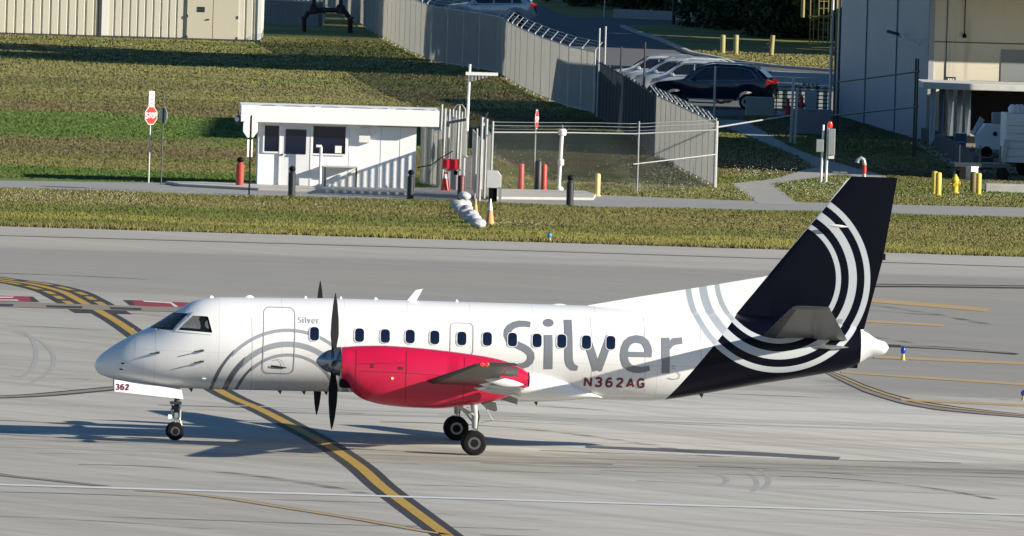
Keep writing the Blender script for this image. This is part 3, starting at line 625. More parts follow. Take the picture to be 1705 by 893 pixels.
# --- fin, rudder, dorsal
def aero(le, te, thick, f0=0.0, f1=1.0, n=14, z=None, y=None):  # symmetric section between chord fractions
    c = te-le; up_, dn = [], []
    for k in range(n+1):
        f = f0+(f1-f0)*(1-math.cos(math.pi*k/n))/2
        t = thick*(1.4845*math.sqrt(max(f, 0))-.63*f-1.758*f*f+1.4215*f**3-.5075*f**4)/.5*.5 if f < 1 else .002
        up_.append((le+c*f, t)); dn.append((le+c*f, -t))
    return up_+dn[::-1]
levels = [527, 500, 480, 459, 430, 400, 370, 340, 315.5, 300, 294]
def le_px(y): return float(np.interp(y, [294, 300, 315.5, 459, 500, 527], [1419, 1409, 1397, 1279, 1246, 1224]))
def te_px(y): return float(np.interp(y, [294, 426, 547, 608], [1494.6, 1470.5, 1437.7, 1427.6]))
def hg_px(y): return float(np.interp(y, [294, 608], [1462, 1384]))
fin = MB(); fs_ = []
for y in levels:
    a, z = L(le_px(y), y); b = L(hg_px(y), y)[0]; te = L(te_px(y), y)[0]; fr_ = (b-a)/(te-a)
    th = .26 if y > 500 else np.interp(y, [294, 500], [.10, .26])
    fs_.append([(p, q, z) for p, q in aero(a, te, th*.5*1.0, 0, fr_)])
fin.loft(fs_); tailfin = fin.build('tail_fin', LIV, plane, True, angle=50)
rud = MB(); rs = []
for y in [608, 590, 560, 547, 520, 480, 459, 430, 400, 370, 340, 315, 294]:
    a, z = L(le_px(min(y, 527)), y); b = L(hg_px(y)-1.0, y)[0]; te = L(te_px(y), y)[0]; fr_ = (b-a)/(te-a)
    th = np.interp(y, [294, 500], [.10, .26])
    rs.append([(p, q, z) for p, q in aero(a, te, th*.5*.97, fr_, 1)])
rud.loft(rs); ro = rud.build('rudder', LIV, plane, True, angle=50)
m = MB(); x, z = L(1470, 428); m.box((x+.02, 0, z), (.09, .05, .16)); m.build('trim_tab_horn', BLACK, ro)
dz_ = []
for a in np.linspace(979, 1283, 24):
    y = float(np.interp(a, [979, 1078, 1180, 1279, 1290], [508.6, 492, 476, 459.5, 455])); x, zt = L(a, y); zb = ftop(x)-.25; hw = float(np.interp(a, [979, 1290], [.02, .05]))
    hb = float(np.interp(a, [979, 1290], [.03, .12]))
    dz_.append([(x, -hb, zb), (x, -hw, zt-.10*(zt-zb)), (x, -hw*.5, zt), (x, hw*.5, zt), (x, hw, zt-.10*(zt-zb)), (x, hb, zb)])
MB().loft(dz_).build('dorsal_fin', LIV, plane, True, angle=50)
m = MB(); x, z = L(1390, 375)
for k in range(7):
    t = k/6; m2 = None
secs = []
for k in range(9):
    t = k/8; r = .035*math.sin(math.pi*min(1, t*1.0+.02))**.7+.002; xx, zz_ = L(1377+34*t, 374.5+3*t); secs.append([(xx, -.24+r*1.5*math.cos(a), zz_+r*math.sin(a)) for a in [2*math.pi*j/10 for j in range(10)]])
m.loft(secs); m.build('fin_probe', FRAMEW, plane, True)

# --- general lifting surface
def wing_sections(sta, side, camber=.0):
    out = []
    for (y, le, ch, z, th, tw) in sta:
        q = []
        for p, t in aero(0, 1, th/2):
            q.append((le+p*ch, side*y, z+t*ch + camber*ch*math.sin(math.pi*min(p, 1)) - math.tan(tw)*p*ch))
        out.append(q)
    return out
def boot_sections(sta, side, f1):
    out = []
    for (y, le, ch, z, th, tw) in sta:
        out.append([(le-.012+p*ch, side*y, z+t*ch*1.02+(.006 if t > 0 else -.006)-math.tan(tw)*p*ch) for p, t in aero(0, 1, th/2, 0, f1)])
    return out
GREYU = mat('wing_grey_paint', (.095, .098, .10), .38, .25, var=.25, scale=2)
BOOT = mat('deice_boot', (.012, .012, .014), .55)
ALU = mat('bare_aluminium', (.58, .59, .60), .3, .8, var=.1)
t0, t1 = L(795, 607, -10.6), L(863, 604, -10.6); n0 = L(712, 636, -3.9)
tipc = t1[0]-t0[0]
dLE = (t0[0]-n0[0])/6.7; dZ = (t0[1]-n0[1])/6.7
def wle(y): return n0[0]+dLE*(y-3.9)
def wz(y): return n0[1]+dZ*(y-3.9)
def wch(y): return tipc + (10.6-y)/6.7*1.15
for side in (-1, 1):
    main = .76
    sta = [(y, wle(y), wch(y)*main, wz(y)+.02, float(np.interp(y, [0, 10.6], [.20, .16])), R(2)) for y in (0.2, 1.2, 2.4, 3.4, 3.9, 5.5, 7.2, 9, 10.2)]
    w_ = MB().loft(wing_sections(sta, side, .02)).build('wing', GREYU, plane, True, angle=45)
    MB().loft(boot_sections([(y, wle(y), wch(y)*main, wz(y)+.02, float(np.interp(y, [0, 10.6], [.20, .16])), R(2)) for y in (3.95, 7, 10.2)], side, .10)).build('deice_boot', BOOT, w_, True)
    sta = [(y, wle(y)+wch(y)*(.775), wch(y)*.27, wz(y)-.10-.0*y, .13, R(18)) for y in (1.3, 3.0)]
    MB().loft(wing_sections(sta, side)).build('flap', GREYU, w_, True)
    sta = [(y, wle(y)+wch(y)*(.775), wch(y)*.30, wz(y)-.09, .13, R(20)) for y in (3.95, 6.8)]
    MB().loft(wing_sections(sta, side)).build('flap', ALU, w_, True)
    sta = [(y, wle(y)+wch(y)*(.775), wch(y)*.24, wz(y)+.0, .15, R(3)) for y in (6.9, 10.15)]
    MB().loft(wing_sections(sta, side)).build('aileron', GREYU, w_, True)
    sta = [(10.22, wle(10.2), wch(10.2), wz(10.2)+.02, .14, 0), (10.5, wle(10.5)+.05, wch(10.5)*.92, wz(10.5)+.04, .10, 0), (10.62, wle(10.6)+.2, wch(10.6)*.7, wz(10.6)+.06, .05, 0)]
    tp = MB().loft(wing_sections(sta, side)).build('wing_tip', GREYU, w_, True)
    m = MB(); x = wle(10.5)+.14
    for k in range(2): m.lathe((x+k*.11, side*10.55, wz(10.5)+.02), [(.01, -.055), (.045, -.03), (.055, 0), (.045, .03), (.01, .055)], 'X', 12)
    m.build('navigation_light', mat('nav_light_red', (.8, .02, .02), .2, emit=1.2) if side < 0 else mat('nav_light_green', (.02, .5, .15), .2), tp, True)
    for y in (4.6, 6.0, 7.6):
        sec = []
        for k in range(9):
            t = k/8; r = .10*math.sin(math.pi*(t*.96+.02))**.8; xx = wle(y)+wch(y)*(.5+.62*t); sec.append([(xx, side*y+r*.45*math.cos(a), wz(y)-.16-.10*t+r*math.sin(a)) for a in [2*math.pi*j/10 for j in range(10)]])
        MB().loft(sec).build('flap_track_fairing', ALU if y < 6.5 else FAIR, w_, True)
# --- horizontal stabilisers
s0, s1 = L(1268, 563, -.35), L(1321, 511, -4.5); e0, e1 = L(1411, 572, -.35), L(1381, 511, -4.5)
for side in (-1, 1):
    def st(y): return (y-.35)/4.15
    def sle(y): return s0[0]+(s1[0]-s0[0])*st(y)
    def sz(y): return s0[1]+(s1[1]-s0[1])*st(y)
    def sch(y): return (e0[0]-s0[0])+((e1[0]-s1[0])-(e0[0]-s0[0]))*st(y)
    sta = [(y, sle(y), sch(y)*.60, sz(y), .15, 0) for y in (.05, .4, 1.5, 3, 4.25)]
    w_ = MB().loft(wing_sections(sta, side)).build('tailplane', GREYU, plane, True, angle=45)
    MB().loft(boot_sections([(y, sle(y), sch(y)*.60, sz(y), .15, 0) for y in (.45, 2, 4.2)], side, .24)).build('deice_boot', BOOT, w_, True)
    sta = [(y, sle(y)+sch(y)*.585, sch(y)*.415, sz(y), .15, R(1)) for y in (.42, 2, 4.25)]
    MB().loft(wing_sections(sta, side)).build('elevator', GREYU, w_, True)
    sta = [(4.27, sle(4.25), sch(4.25), sz(4.25), .10, 0), (4.42, sle(4.4), sch(4.4), sz(4.4)+.01, .08, 0), (4.5, sle(4.5)+.06, sch(4.5)*.9, sz(4.5)+.02, .03, 0)]
    MB().loft(wing_sections(sta, side)).build('tailplane_tip', GREYU, w_, True)
    sec = []
    for k in range(11):
        t = k/10; r = .10*math.sin(math.pi*(t*.97+.015))**.7; xx = s0[0]+1.0+1.15*t; sec.append([(xx, side*.50+r*1.5*math.cos(a), s0[1]-.17+r*.55*math.sin(a)) for a in [2*math.pi*j/12 for j in range(12)]])
    MB().loft(sec).build('root_fillet', ALU, w_, True)

# --- engines
REDN = NT('nacelle_red'); v_, (nx_, ny_, nz_) = REDN.xyz(); n_ = REDN.noise(v_, 1.6, 5, .6)
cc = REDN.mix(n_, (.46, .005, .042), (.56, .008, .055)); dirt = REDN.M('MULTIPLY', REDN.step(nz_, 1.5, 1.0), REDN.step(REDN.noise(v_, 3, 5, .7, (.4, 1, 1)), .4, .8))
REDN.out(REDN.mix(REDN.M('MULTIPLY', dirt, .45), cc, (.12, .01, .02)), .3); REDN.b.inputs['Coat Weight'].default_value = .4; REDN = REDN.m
ntop = [(568, 578), (600, 576), (640, 575.6), (684.7, 578.5), (730, 583), (773.4, 588.5), (810, 594), (840, 601), (866, 612), (873, 616), (878.7, 620)]
nbot = [(568, 634), (574, 636), (585, 651), (607, 666), (640.4, 674.6), (684.7, 679), (721.6, 680.5), (773.4, 676), (800, 672), (821.4, 668), (840, 662), (856, 654), (878.7, 644)]
nt, nb = curve(ntop, -3.35), curve(nbot, -3.35)
nx0, nx1 = L(568, 605, -3.35)[0], L(878, 642, -3.35)[0]
HUB = (nx0, L(568, 602, -3.35)[1])
for side in (-1, 1):
    yc = 3.35*side; secs = []
    for k in range(45):
        x = nx0+(nx1-nx0)*(k/44)**1.2; t = (x-nx0)/(nx1-nx0); zt, zb = nt(x), nb(x); zc, hh = (zt+zb)/2, (zt-zb)/2
        hw = .40+.13*math.sin(math.pi*min(1, t*1.25+.1)) if t < .6 else float(np.interp(t, [.6, .8, 1], [.50, .44, .30]))
        secs.append([(x, yc-hw*math.copysign(abs(math.cos(a))**.85, math.cos(a)), zc+hh*math.copysign(abs(math.sin(a))**.9, math.sin(a))) for a in [2*math.pi*j/48 for j in range(48)]])
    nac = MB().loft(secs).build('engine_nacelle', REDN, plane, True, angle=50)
    m = MB(); x, z = L(874, 632, -3.35)
    m.add([], []); m.loft([[(nx1+dx_, yc+sc*.31*math.cos(a), (nt(nx1)+nb(nx1))/2+sc*(nt(nx1)-nb(nx1))/2*1.03*math.sin(a)) for a in [2*math.pi*j/20 for j in range(20)]] for dx_, sc in ((-.08, 1.0), (.035, .97), (.04, .8), (-.06, .7))]); m.build('exhaust', BLACK, nac, True)
    m = MB(); m.box((nx0+.18, yc, nb(nx0+.18)+.06), (.42, .52, .22)); m.build('air_intake', BLACK, nac, bevel=.06)
    sn = MB()                                # panel joints standing just proud
    def NS(x, z, off=.006):
        zt, zb = nt(x), nb(x); zc, hh = (zt+zb)/2, (zt-zb)/2; t = (x-nx0)/(nx1-nx0)
        hw = .40+.13*math.sin(math.pi*min(1, t*1.25+.1)) if t < .6 else float(np.interp(t, [.6, .8, 1], [.50, .44, .30]))
        q = min(1, abs((z-zc)/hh)); a = math.asin(min(1, q**(1/.9))); return yc+side*(hw*math.cos(a)**.85+off)
    for a in (592.5, 676, 773):
        x, z = L(a, 600, -3.6); zt, zb = nt(x), nb(x); ribbon(sn, [(x, zt-.06*(zt-zb)), (x, zb+.08*(zt-zb))], .012, .006, surf=NS, sub=.03)
    for ps in ([(600, 618), (676, 621), (772, 628)], [(592, 606), (640, 605), (676, 604)]):
        ribbon(sn, [L(a, b, -3.8) for a, b in ps], .008, .006, surf=NS)
    sn.build('panel_joint', mat('joint_dark_red', (.16, .004, .02), .5), nac)
    sn = MB(); a = L(620, 609, -3.8); ribbon(sn, [(a[0], a[1]-.05), (a[0], a[1]+.05)], .07, .008, surf=NS); a = L(667, 613, -3.8); ribbon(sn, [(a[0]-.06, a[1]), (a[0]+.06, a[1])], .07, .008, surf=NS); sn.build('cooling_vent', mat('vent_dark', (.10, .005, .015), .6), nac)
    sn = MB(); a = L(653, 630, -3.8); sn.lathe((a[0], NS(*a)-.01*side, a[1]), [(.03, -.02), (.03, .02), (.005, .025)], 'Y', 12); sn.build('inspection_light', mat('lens_warm', (.9, .55, .2), .2, emit=.8), nac)
    # spinner and propeller
    h = HUB[1]; x_t = L(524.5, 600, -3.35)[0]; Ls = nx0-x_t-.02
    hub = bpy.data.objects.new('propeller', None); COL.objects.link(hub); hub.parent = plane; hub.location = (nx0-.19, yc, h)
    MB().lathe((0, 0, 0), [(.004, -Ls+.19)]+[(.29*math.sin(math.pi/2*t)**.72, -Ls+.19+(Ls-.19)*t*.97) for t in (.04, .1, .2, .35, .5, .65, .8, .92, 1)]+[(.33, .0), (.355, .12), (.36, .17)], 'X', 40).build('spinner', mat('spinner_steel', (.30, .32, .36), .22, .85, var=.1), hub, True, angle=30)
    for k in range(4):
        ph = R(90*k+0.6); secs = []
        for rr in np.linspace(.22, 1.675, 26):
            t = (rr-.22)/1.455; ch = float(np.interp(t, [0, .12, .3, .55, .8, .93, 1], [.13, .17, .29, .30, .23, .13, .03])); th = float(np.interp(t, [0, .15, .4, 1], [.12, .08, .03, .008]))
            pit = R(float(np.interp(t, [0, .3, 1], [58, 48, 26])))
            sec = []
            for p, q in aero(-.45, .55, th/2, n=8):
                u_, w_2 = p*ch, q*(1 if th > .05 else 1)*1.0
                lx = u_*math.sin(pit)+w_2*math.cos(pit); lt = u_*math.cos(pit)-w_2*math.sin(pit)
                sec.append((lx, rr*math.sin(ph)+lt*math.cos(ph), rr*math.cos(ph)-lt*math.sin(ph)))
            secs.append(sec)
        b = MB().loft(secs).build('blade', BLACK, hub, True)
# --- main landing gear
HUBM = mat('wheel_hub_steel', (.22, .22, .24), .35, .8)
STRUT = mat('gear_strut_paint', (.45, .45, .46), .35, .3)
TYRE = mat('tyre_rubber', (.009, .009, .0095), .85, var=.25, scale=12, spec=.2)
def wheel(parent, x, y, r, w):
    pr = [(r*.55, -w*.48), (r*.78, -w*.52), (r*.93, -w*.44), (r, -w*.25), (r, 0), (r, w*.25), (r*.93, w*.44), (r*.78, w*.52), (r*.55, w*.48)]
    t = MB().lathe((x, y, r), pr, 'Y', 44).build('wheel', TYRE, parent, True, angle=60)
    MB().lathe((x, y, r), [(.02, -w*.34), (r*.3, -w*.34), (r*.33, -w*.50), (r*.50, -w*.50), (r*.53, -w*.38), (r*.56, -w*.46), (r*.56, w*.46), (r*.3, w*.42), (.02, w*.4)], 'Y', 32).build('rim', HUBM, t, True, angle=30)
for side in (-1, 1):
    y = 3.35*side; x = L(788.5, 738, -3.35)[0]
    g = bpy.data.objects.new('main_gear', None); COL.objects.link(g); g.parent = plane; g.location = (x, y, 0)
    for s in (-1, 1): wheel(g, 0, s*.20, .305, .19)
    m = MB(); m.tube((0, 0, .305), (.02, 0, .72), .042, n=16); m.tube((.0, -.2, .305), (0, .2, .305), .04); m.build('oleo_strut', ALU, g, True)
    m = MB(); m.path([(.02, 0, .66), (.02, 0, .95), (-.02, 0, 1.25), (-.04, 0, 1.5)], [.075, .085, .085, .075], 16); m.build('leg', STRUT, g, True)
    m = MB(); m.tube((-.01, -.06, .98), (-.55, -.06, 1.34), .03); m.tube((-.02, .06, .80), (-.28, .06, 1.1), .022); m.tube((-.28, .06, 1.1), (-.5, .06, 1.3), .03); m.tube((-.36, 0, 1.18), (-.15, 0, 1.0), .045); m.build('drag_brace', STRUT, g, True)
    m = MB(); m.path([(.09, -.04, 1.1), (.10, -.05, .8), (.07, -.05, .62), (.12, -.05, .5), (.30, -.07, .42), (.30, -.07, .36)], .012, 6); m.path([(.06, .04, 1.2), (.13, .02, .95), (.07, .05, .60)], .010, 6); m.tube((.05, 0, .55), (.22, 0, .46), .02); m.tube((.22, 0, .46), (.04, 0, .34), .02); m.build('brake_line', BLACK, g, True)
    m = MB()
    q = [(.14, 1.28), (.38, 1.34), (.52, 1.30), (.56, 1.12), (.50, 1.08), (.30, 1.14)]
    m.prism([(a, -.02, b) for a, b in q], (0, .04, 0)); m.tube((.28, 0, 1.15), (.46, 0, .86), .008, n=6); m.tube((.46, 0, .86), (.15, 0, .80), .006, n=6); m.build('gear_door', GREYU, g)
# --- nose gear
ng = bpy.data.objects.new('nose_gear', None); COL.objects.link(ng); ng.parent = plane; ng.location = (L(291.3, 715)[0], 0, 0)
for s in (-1, 1): wheel(ng, 0, s*.16, .225, .13)
m = MB(); m.tube((0, 0, .225), (.0, 0, .62), .034, n=14); m.tube((0, -.17, .225), (0, .17, .225), .03); m.build('oleo_strut', ALU, ng, True)
m = MB(); m.path([(0, 0, .55), (.02, 0, .75), (.03, 0, 1.15)], [.055, .065, .07], 14); m.box((.0, 0, .92), (.28, .26, .06)); m.box((-.02, 0, .80), (.16, .3, .09)); m.box((.08, 0, .70), (.10, .20, .10)); m.build('leg', DARKM, ng, True)
m = MB(); m.tube((-.02, -.05, .42), (.16, -.05, .36), .018); m.tube((.16, -.05, .36), (.08, -.05, .62), .018); m.tube((.11, -.1, .55), (.11, -.1, .95), .028); m.tube((-.07, .1, .6), (-.09, .1, .95), .02); m.tube((-.10, -.08, .58), (.06, -.08, .50), .02); m.box((0.02, -.09, .62), (.09, .05, .12)); m.tube((-.13, -.06, .74), (.1, -.06, .86), .016); m.build('torque_link', ALU, ng, True)
m = MB(); m.lathe((-.14, -.08, .575), [(.02, .05), (.05, .03), (.06, -.03), (.055, -.04), (.005, -.045)], 'X', 16); m.build('taxi_light', mat('taxi_light_lens', (.85, .85, .8), .15, emit=.5), ng, True)
for s in (-1, 1):
    q = [L(190.5, 632.5, -.42), L(231, 637.5, -.42), L(302.5, 649.5, -.42), L(305, 664.5, -.42), L(190.5, 651.5, -.42)]
    dr = MB().prism([(a, s*(.42-.10*(0 if k in (0, 1, 2) else -1)), b) for k, (a, b) in enumerate(q)], (0, .022*s, 0)).build('nose_gear_door', FRAMEW, plane)
    if s < 0:
        a = L(193.6, 649.6, -.45); ys = -.545
        z0, z1 = q[4][1], q[0][1]
        text(MB(), '362', a[0]-.01, a[1]+.005, .155, .03, lambda x, z, off: -.42-.022-.10*max(0, min(1, (z1-z)/(z1-z0)))-off, .78, .8, .006).build('fleet_number', MAROON, dr)
# --- antennas and probes
m = MB(); P4 = [L(675.5, 503), L(692, 483), L(704, 481), L(692, 503)]; m.prism([(a, -.02, b) for a, b in P4], (0, .04, 0)); m.build('blade_antenna', FRAMEW, plane, bevel=.008)
for a, w in ((351, .18), (415, .3), (508, .12), (567, .1), (625, .16), (760, .12), (1240, .1)):
    x = L(a, 500)[0]; sec = [[(x-w/2+w*t, .03*math.sin(math.pi*t)*math.cos(q), ftop(x-w/2+w*t)-.02+(.075*math.sin(math.pi*t)+.002)*abs(math.sin(q))) for q in [math.pi*j/8 for j in range(9)]] for t in np.linspace(0.02, .98, 7)]
    MB().loft(sec, False, False).build('roof_antenna', FRAMEW, plane, True)
x = L(930, 508)[0]; m = MB(); m.loft([[(x-.3+.6*t, .1*math.cos(q), ftop(x)-.03+.06*math.sin(math.pi*t)*abs(math.sin(q))) for q in [math.pi*j/8 for j in range(9)]] for t in np.linspace(.02, .98, 7)], False, False); m.build('satcom_bump', FRAMEW, plane, True)
for a, lat in ((315, 0), (463, 0), (503, 0), (540, 0), (890, 0), (1165, 0)):
    x = L(a, 650)[0]; z = min(fbot(x), 9); m = MB(); m.prism([(x-.03, -.01, z+.02-(.11 if a in (890,) else 0)), (x+.10, -.01, z+.02-(.11 if a == 890 else 0)), (x+.06, -.01, z-.10-(.11 if a == 890 else 0))], (0, .02, 0)); m.build('belly_antenna', DARKM, plane)
for a, b, dx, dy in ((336, 583.5, -30, 8), (336, 602, -28, 9), (263, 587.5, -12, 3)):
    p0 = L(a, b, -1.0); m = MB(); yy = S(*p0); m.box((p0[0], yy-.03, p0[1]), (.09, .05, .045)); m.tube((p0[0]-.02, yy-.06, p0[1]), (p0[0]-.20, yy-.075, p0[1]-.03), .014, n=8); m.build('pitot_probe', DARKM, plane)
for a, b in ((205, 606), (202.5, 616), (340, 630.5)):
    p0 = L(a, b, -.8); m = MB(); m.box((p0[0], S(*p0), p0[1]), (.09, .02, .03)); m.build('static_port', BLACK if a < 300 else FRAMEW, plane)
m = MB(); a = L(1481, 577); m.tube((a[0]-.04, 0, a[1]), (a[0]+.02, 0, a[1]), .014); m.build('tail_light', BLACK, plane)
a = L(263, 548, -.35); m = MB(); m.tube((a[0]-.0, S(*a), a[1]), (a[0]+.12, S(a[0]+.05, a[1]-.13)-.02, a[1]-.14), .010); m.tube((a[0]-.0, S(*a), a[1]), (a[0]+.34, S(a[0]+.2, a[1]+.12)-.02, a[1]+.14), .008); m.build('windscreen_wiper', BLACK, plane)
# --- pilot seated at the port side window
def skin_body(name, nodes, edges, m, parent=None, sub=2):
    me = bpy.data.meshes.new(name); me.from_pydata([n[0] for n in nodes], edges, []); o = bpy.data.objects.new(name, me); COL.objects.link(o)
    md = o.modifiers.new('s', 'SKIN'); md.use_smooth_shade = True; sb = o.modifiers.new('d', 'SUBSURF'); sb.levels = sub; sb.render_levels = sub
    for i, n in enumerate(nodes): me.skin_vertices[0].data[i].radius = n[1] if hasattr(n[1], '__len__') else (n[1], n[1])
    me.skin_vertices[0].data[0].use_root = True
    dg = bpy.context.evaluated_depsgraph_get(); m2 = bpy.data.meshes.new_from_object(o.evaluated_get(dg)); o.modifiers.clear(); o.data = m2
    m2.materials.append(m); o.parent = parent
    for p in m2.polygons: p.use_smooth = True
    return o
pl = L(338, 535, -.45); hp = PO + ex*pl[0] + ey*(-.45) + Vector((0, 0, pl[1]))
SKIN = mat('skin', (.32, .19, .13), .6, var=.05)
pb = skin_body('person', [((.06, 0, -.72), (.15, .17)), ((.05, 0, -.45), (.13, .17)), ((.02, 0, -.24), (.10, .16)), ((0, 0, -.13), .055), ((-.01, 0, -.02), (.085, .075)), ((-.012, 0, .07), (.08, .07)),
    ((.01, -.2, -.25), .06), ((-.05, -.24, -.5), .048), ((-.28, -.2, -.6), .035), ((.01, .2, -.25), .06), ((-.05, .24, -.5), .048), ((-.28, .2, -.6), .035)],
    [(0, 1), (1, 2), (2, 3), (3, 4), (4, 5), (2, 6), (6, 7), (7, 8), (2, 9), (9, 10), (10, 11)], SKIN)
pb.location = hp; pb.rotation_euler = (0, 0, YAW); tag(pb, 'pilot sitting behind the cockpit side window in dark blue shirt', 'person')
m = MB(); m.path([(.06, 0, -.74), (.05, 0, -.5), (.03, 0, -.28), (.01, 0, -.18)], [.19, .20, .20, .09], 16); m.build('shirt', mat('navy_shirt', (.02, .035, .11), .8), pb, True)
m = MB(); m.lathe((0, 0, .03), [(.01, .115), (.06, .105), (.095, .06), (.10, .0), (.085, -.03)], 'Z', 16); m.build('hair', mat('dark_hair', (.01, .008, .007), .7), pb, True)
m = MB(); m.path([(0, -.105, 0), (0, -.09, .09), (0, 0, .135), (0, .09, .09), (0, .105, 0)], .014, 8); m.lathe((0, -.11, -.01), [(.01, -.025), (.04, -.02), (.04, .015), (.01, .02)], 'Y', 12); m.lathe((0, .11, -.01), [(.01, -.025), (.04, -.02), (.04, .015), (.01, .02)], 'Y', 12); m.build('headset', BLACK, pb, True)
# ================================================================ THINGS BEHIND THE TAXIWAY
def at(px, py): return G(px, py)
def sc(b): return F/b.y                       # photo pixels per metre there
# ---------------------------------------------------------------- metal shed, top left
SHED = mat('shed_beige', (.62, .59, .50), .55, var=.06, scale=1.5); SHED_TRIM = mat('shed_dark_trim', (.055, .055, .06), .6)  # dark trim strips at the shed corner and foot
pL, pR = at(0, 57.5), at(433, 70.5); ang = math.atan2(pR.y-pL.y, pR.x-pL.x)
shed = thing('metal_shed', 'long beige ribbed metal shed with double doors at the top left', 'shed', pL, ang)
def lx(px, y=60): g = at(px, np.interp(px, [0, 433], [57.5, 70.5])); return (g-pL).length*(1 if px >= 0 else -1)
W1_ = lx(433)
def ribwall(x0, x1, y, h, pitch=.44):
    m = MB(); pts = []; x = x0
    while x < x1-.02:
        e = min(x+pitch, x1); d = e-x
        pts += [(x, y), (x+d*.70, y), (x+d*.78, y+.07), (x+d*.92, y+.07)]; x = e
    pts.append((x1, y)); m.loft([[(a, b, 0) for a, b in pts], [(a, b, h) for a, b in pts]], False, False); return m
ribwall(-30, lx(163), -.0, 5.0).build('wall_panel', SHED, shed); ribwall(lx(178), lx(310), .25, 5.0, .39).build('wall_panel', SHED, shed); ribwall(lx(396), W1_-.12, .25, 5.0, .40).build('wall_panel', SHED, shed)
m = MB(); m.box((lx(164)+.06, .1, 2.5), (.14, .3, 5)); m.build('corner_trim', SHED_TRIM, shed); MB().box((lx(172), .24, 2.5), (.42, .05, 5)).build('corner_trim', FRAMEW, shed); MB().box((W1_-.06, .28, 2.5), (.20, .16, 5)).build('corner_trim', FRAMEW, shed)
m = MB(); m.box(((W1_-.06-30)/2, 6.2, 2.5), (W1_-.06+30, 11.5, 5.0)); m.build('building_shell', SHED, shed)
m = MB(); m.box(((W1_-30)/2, .12, .05), (W1_+30, .30, .10)); m.build('base_trim', SHED_TRIM, shed)
for a, b in ((310, 352.5), (353.5, 396)):
    d = MB(); d.box(((lx(a)+lx(b))/2, .20, 1.15), (lx(b)-lx(a), .06, 2.9)); o = d.build('door', mat('door_beige', (.56, .52, .42), .5, var=.04), shed, bevel=.01)
    if a < 350: MB().box((lx(345), .15, 1.05), (.16, .05, .05)).build('handle', BLACK, o); MB().box((lx(333.5), .155, 1.55), (.36, .02, .26)).build('notice_plate', DARKM, o)
    for z in (.15, 1.2, 2.3): MB().box((lx(311.2 if a < 350 else 394.8), .155, z), (.05, .04, .14)).build('hinge', DARKM, o)
# ---------------------------------------------------------------- low concrete wall and dark glazed hut behind
b0, b1 = at(405, 38), at(530, 45)
wl = thing('concrete_wall', 'stained low concrete wall beside the beige shed', 'wall', b0, math.atan2(b1.y-b0.y, b1.x-b0.x)); wd = (b1-b0).length
MB().box((wd/2, .15, .62), (wd, .3, 1.25)).build('panel', mat('stained_concrete', (.24, .235, .22), .9, var=.35, scale=1.2, stretch=(1.5, 1, .4)), wl); MB().box((wd/2, .15, 1.28), (wd+.1, .36, .08)).build('coping', CONC, wl)
hb = b0+Vector((0, 3.5, 0)); hut = thing('glazed_hut', 'pale hut with a dark window band behind the low concrete wall', 'hut', hb)
MB().box((2.0, 1.5, 1.4), (4.4, 3, 2.8)).build('wall', mat('hut_paint', (.5, .5, .47), .6), hut, bevel=.02); MB().box((1.9, -.02, 1.9), (3.4, .06, 1.0)).build('window', PANE, hut); MB().box((2.0, 1.4, 2.86), (4.8, 3.6, .14)).build('roof', SHED, hut)
# ---------------------------------------------------------------- dark red pipework
MRED = mat('oxide_red_pipe', (.045, .010, .014), .5, .1, var=.3, scale=5)
bf = at(508, 53); k_ = sc(bf); pip = thing('backflow_preventer', 'dark red backflow pipework with two upright valves on the grass by the shed', 'pipework', bf)
def bx_(px, py): q = PY(px, py, bf.y)-bf; return (q.x, 0, q.z)
m = MB(); m.path([bx_(506, 56), bx_(506, 32), bx_(512, 22), bx_(524, 17), bx_(562, 17), bx_(576, 21), bx_(583, 32), bx_(583, 60)], .13, 12); m.build('pipe', MRED, pip, True)
for a in (522, 567):
    q = bx_(a, 18); m = MB().lathe((q[0], 0, q[2]), [(.15, -.16), (.28, -.12), (.28, .05), (.20, .28), (.10, .34), (.10, .75), (.17, .78), (.17, .84)], 'Z', 16); v_ = m.build('valve', MRED, pip, True); MB().lathe((q[0], 0, q[2]), [(.03, .8), (.03, 1.25), (.30, 1.25), (.30, 1.29), (.03, 1.29)], 'Z', 16).build('hand_wheel', MRED, v_, True)
for a, b in ((506, 29), (583, 30), (540, 17)):
    q = bx_(a, b); m = MB(); m.lathe((q[0], 0, q[2]), [(.20, -.05), (.20, .05)], 'Z' if a != 540 else 'X', 16); m.build('flange', DARKM, pip, True)
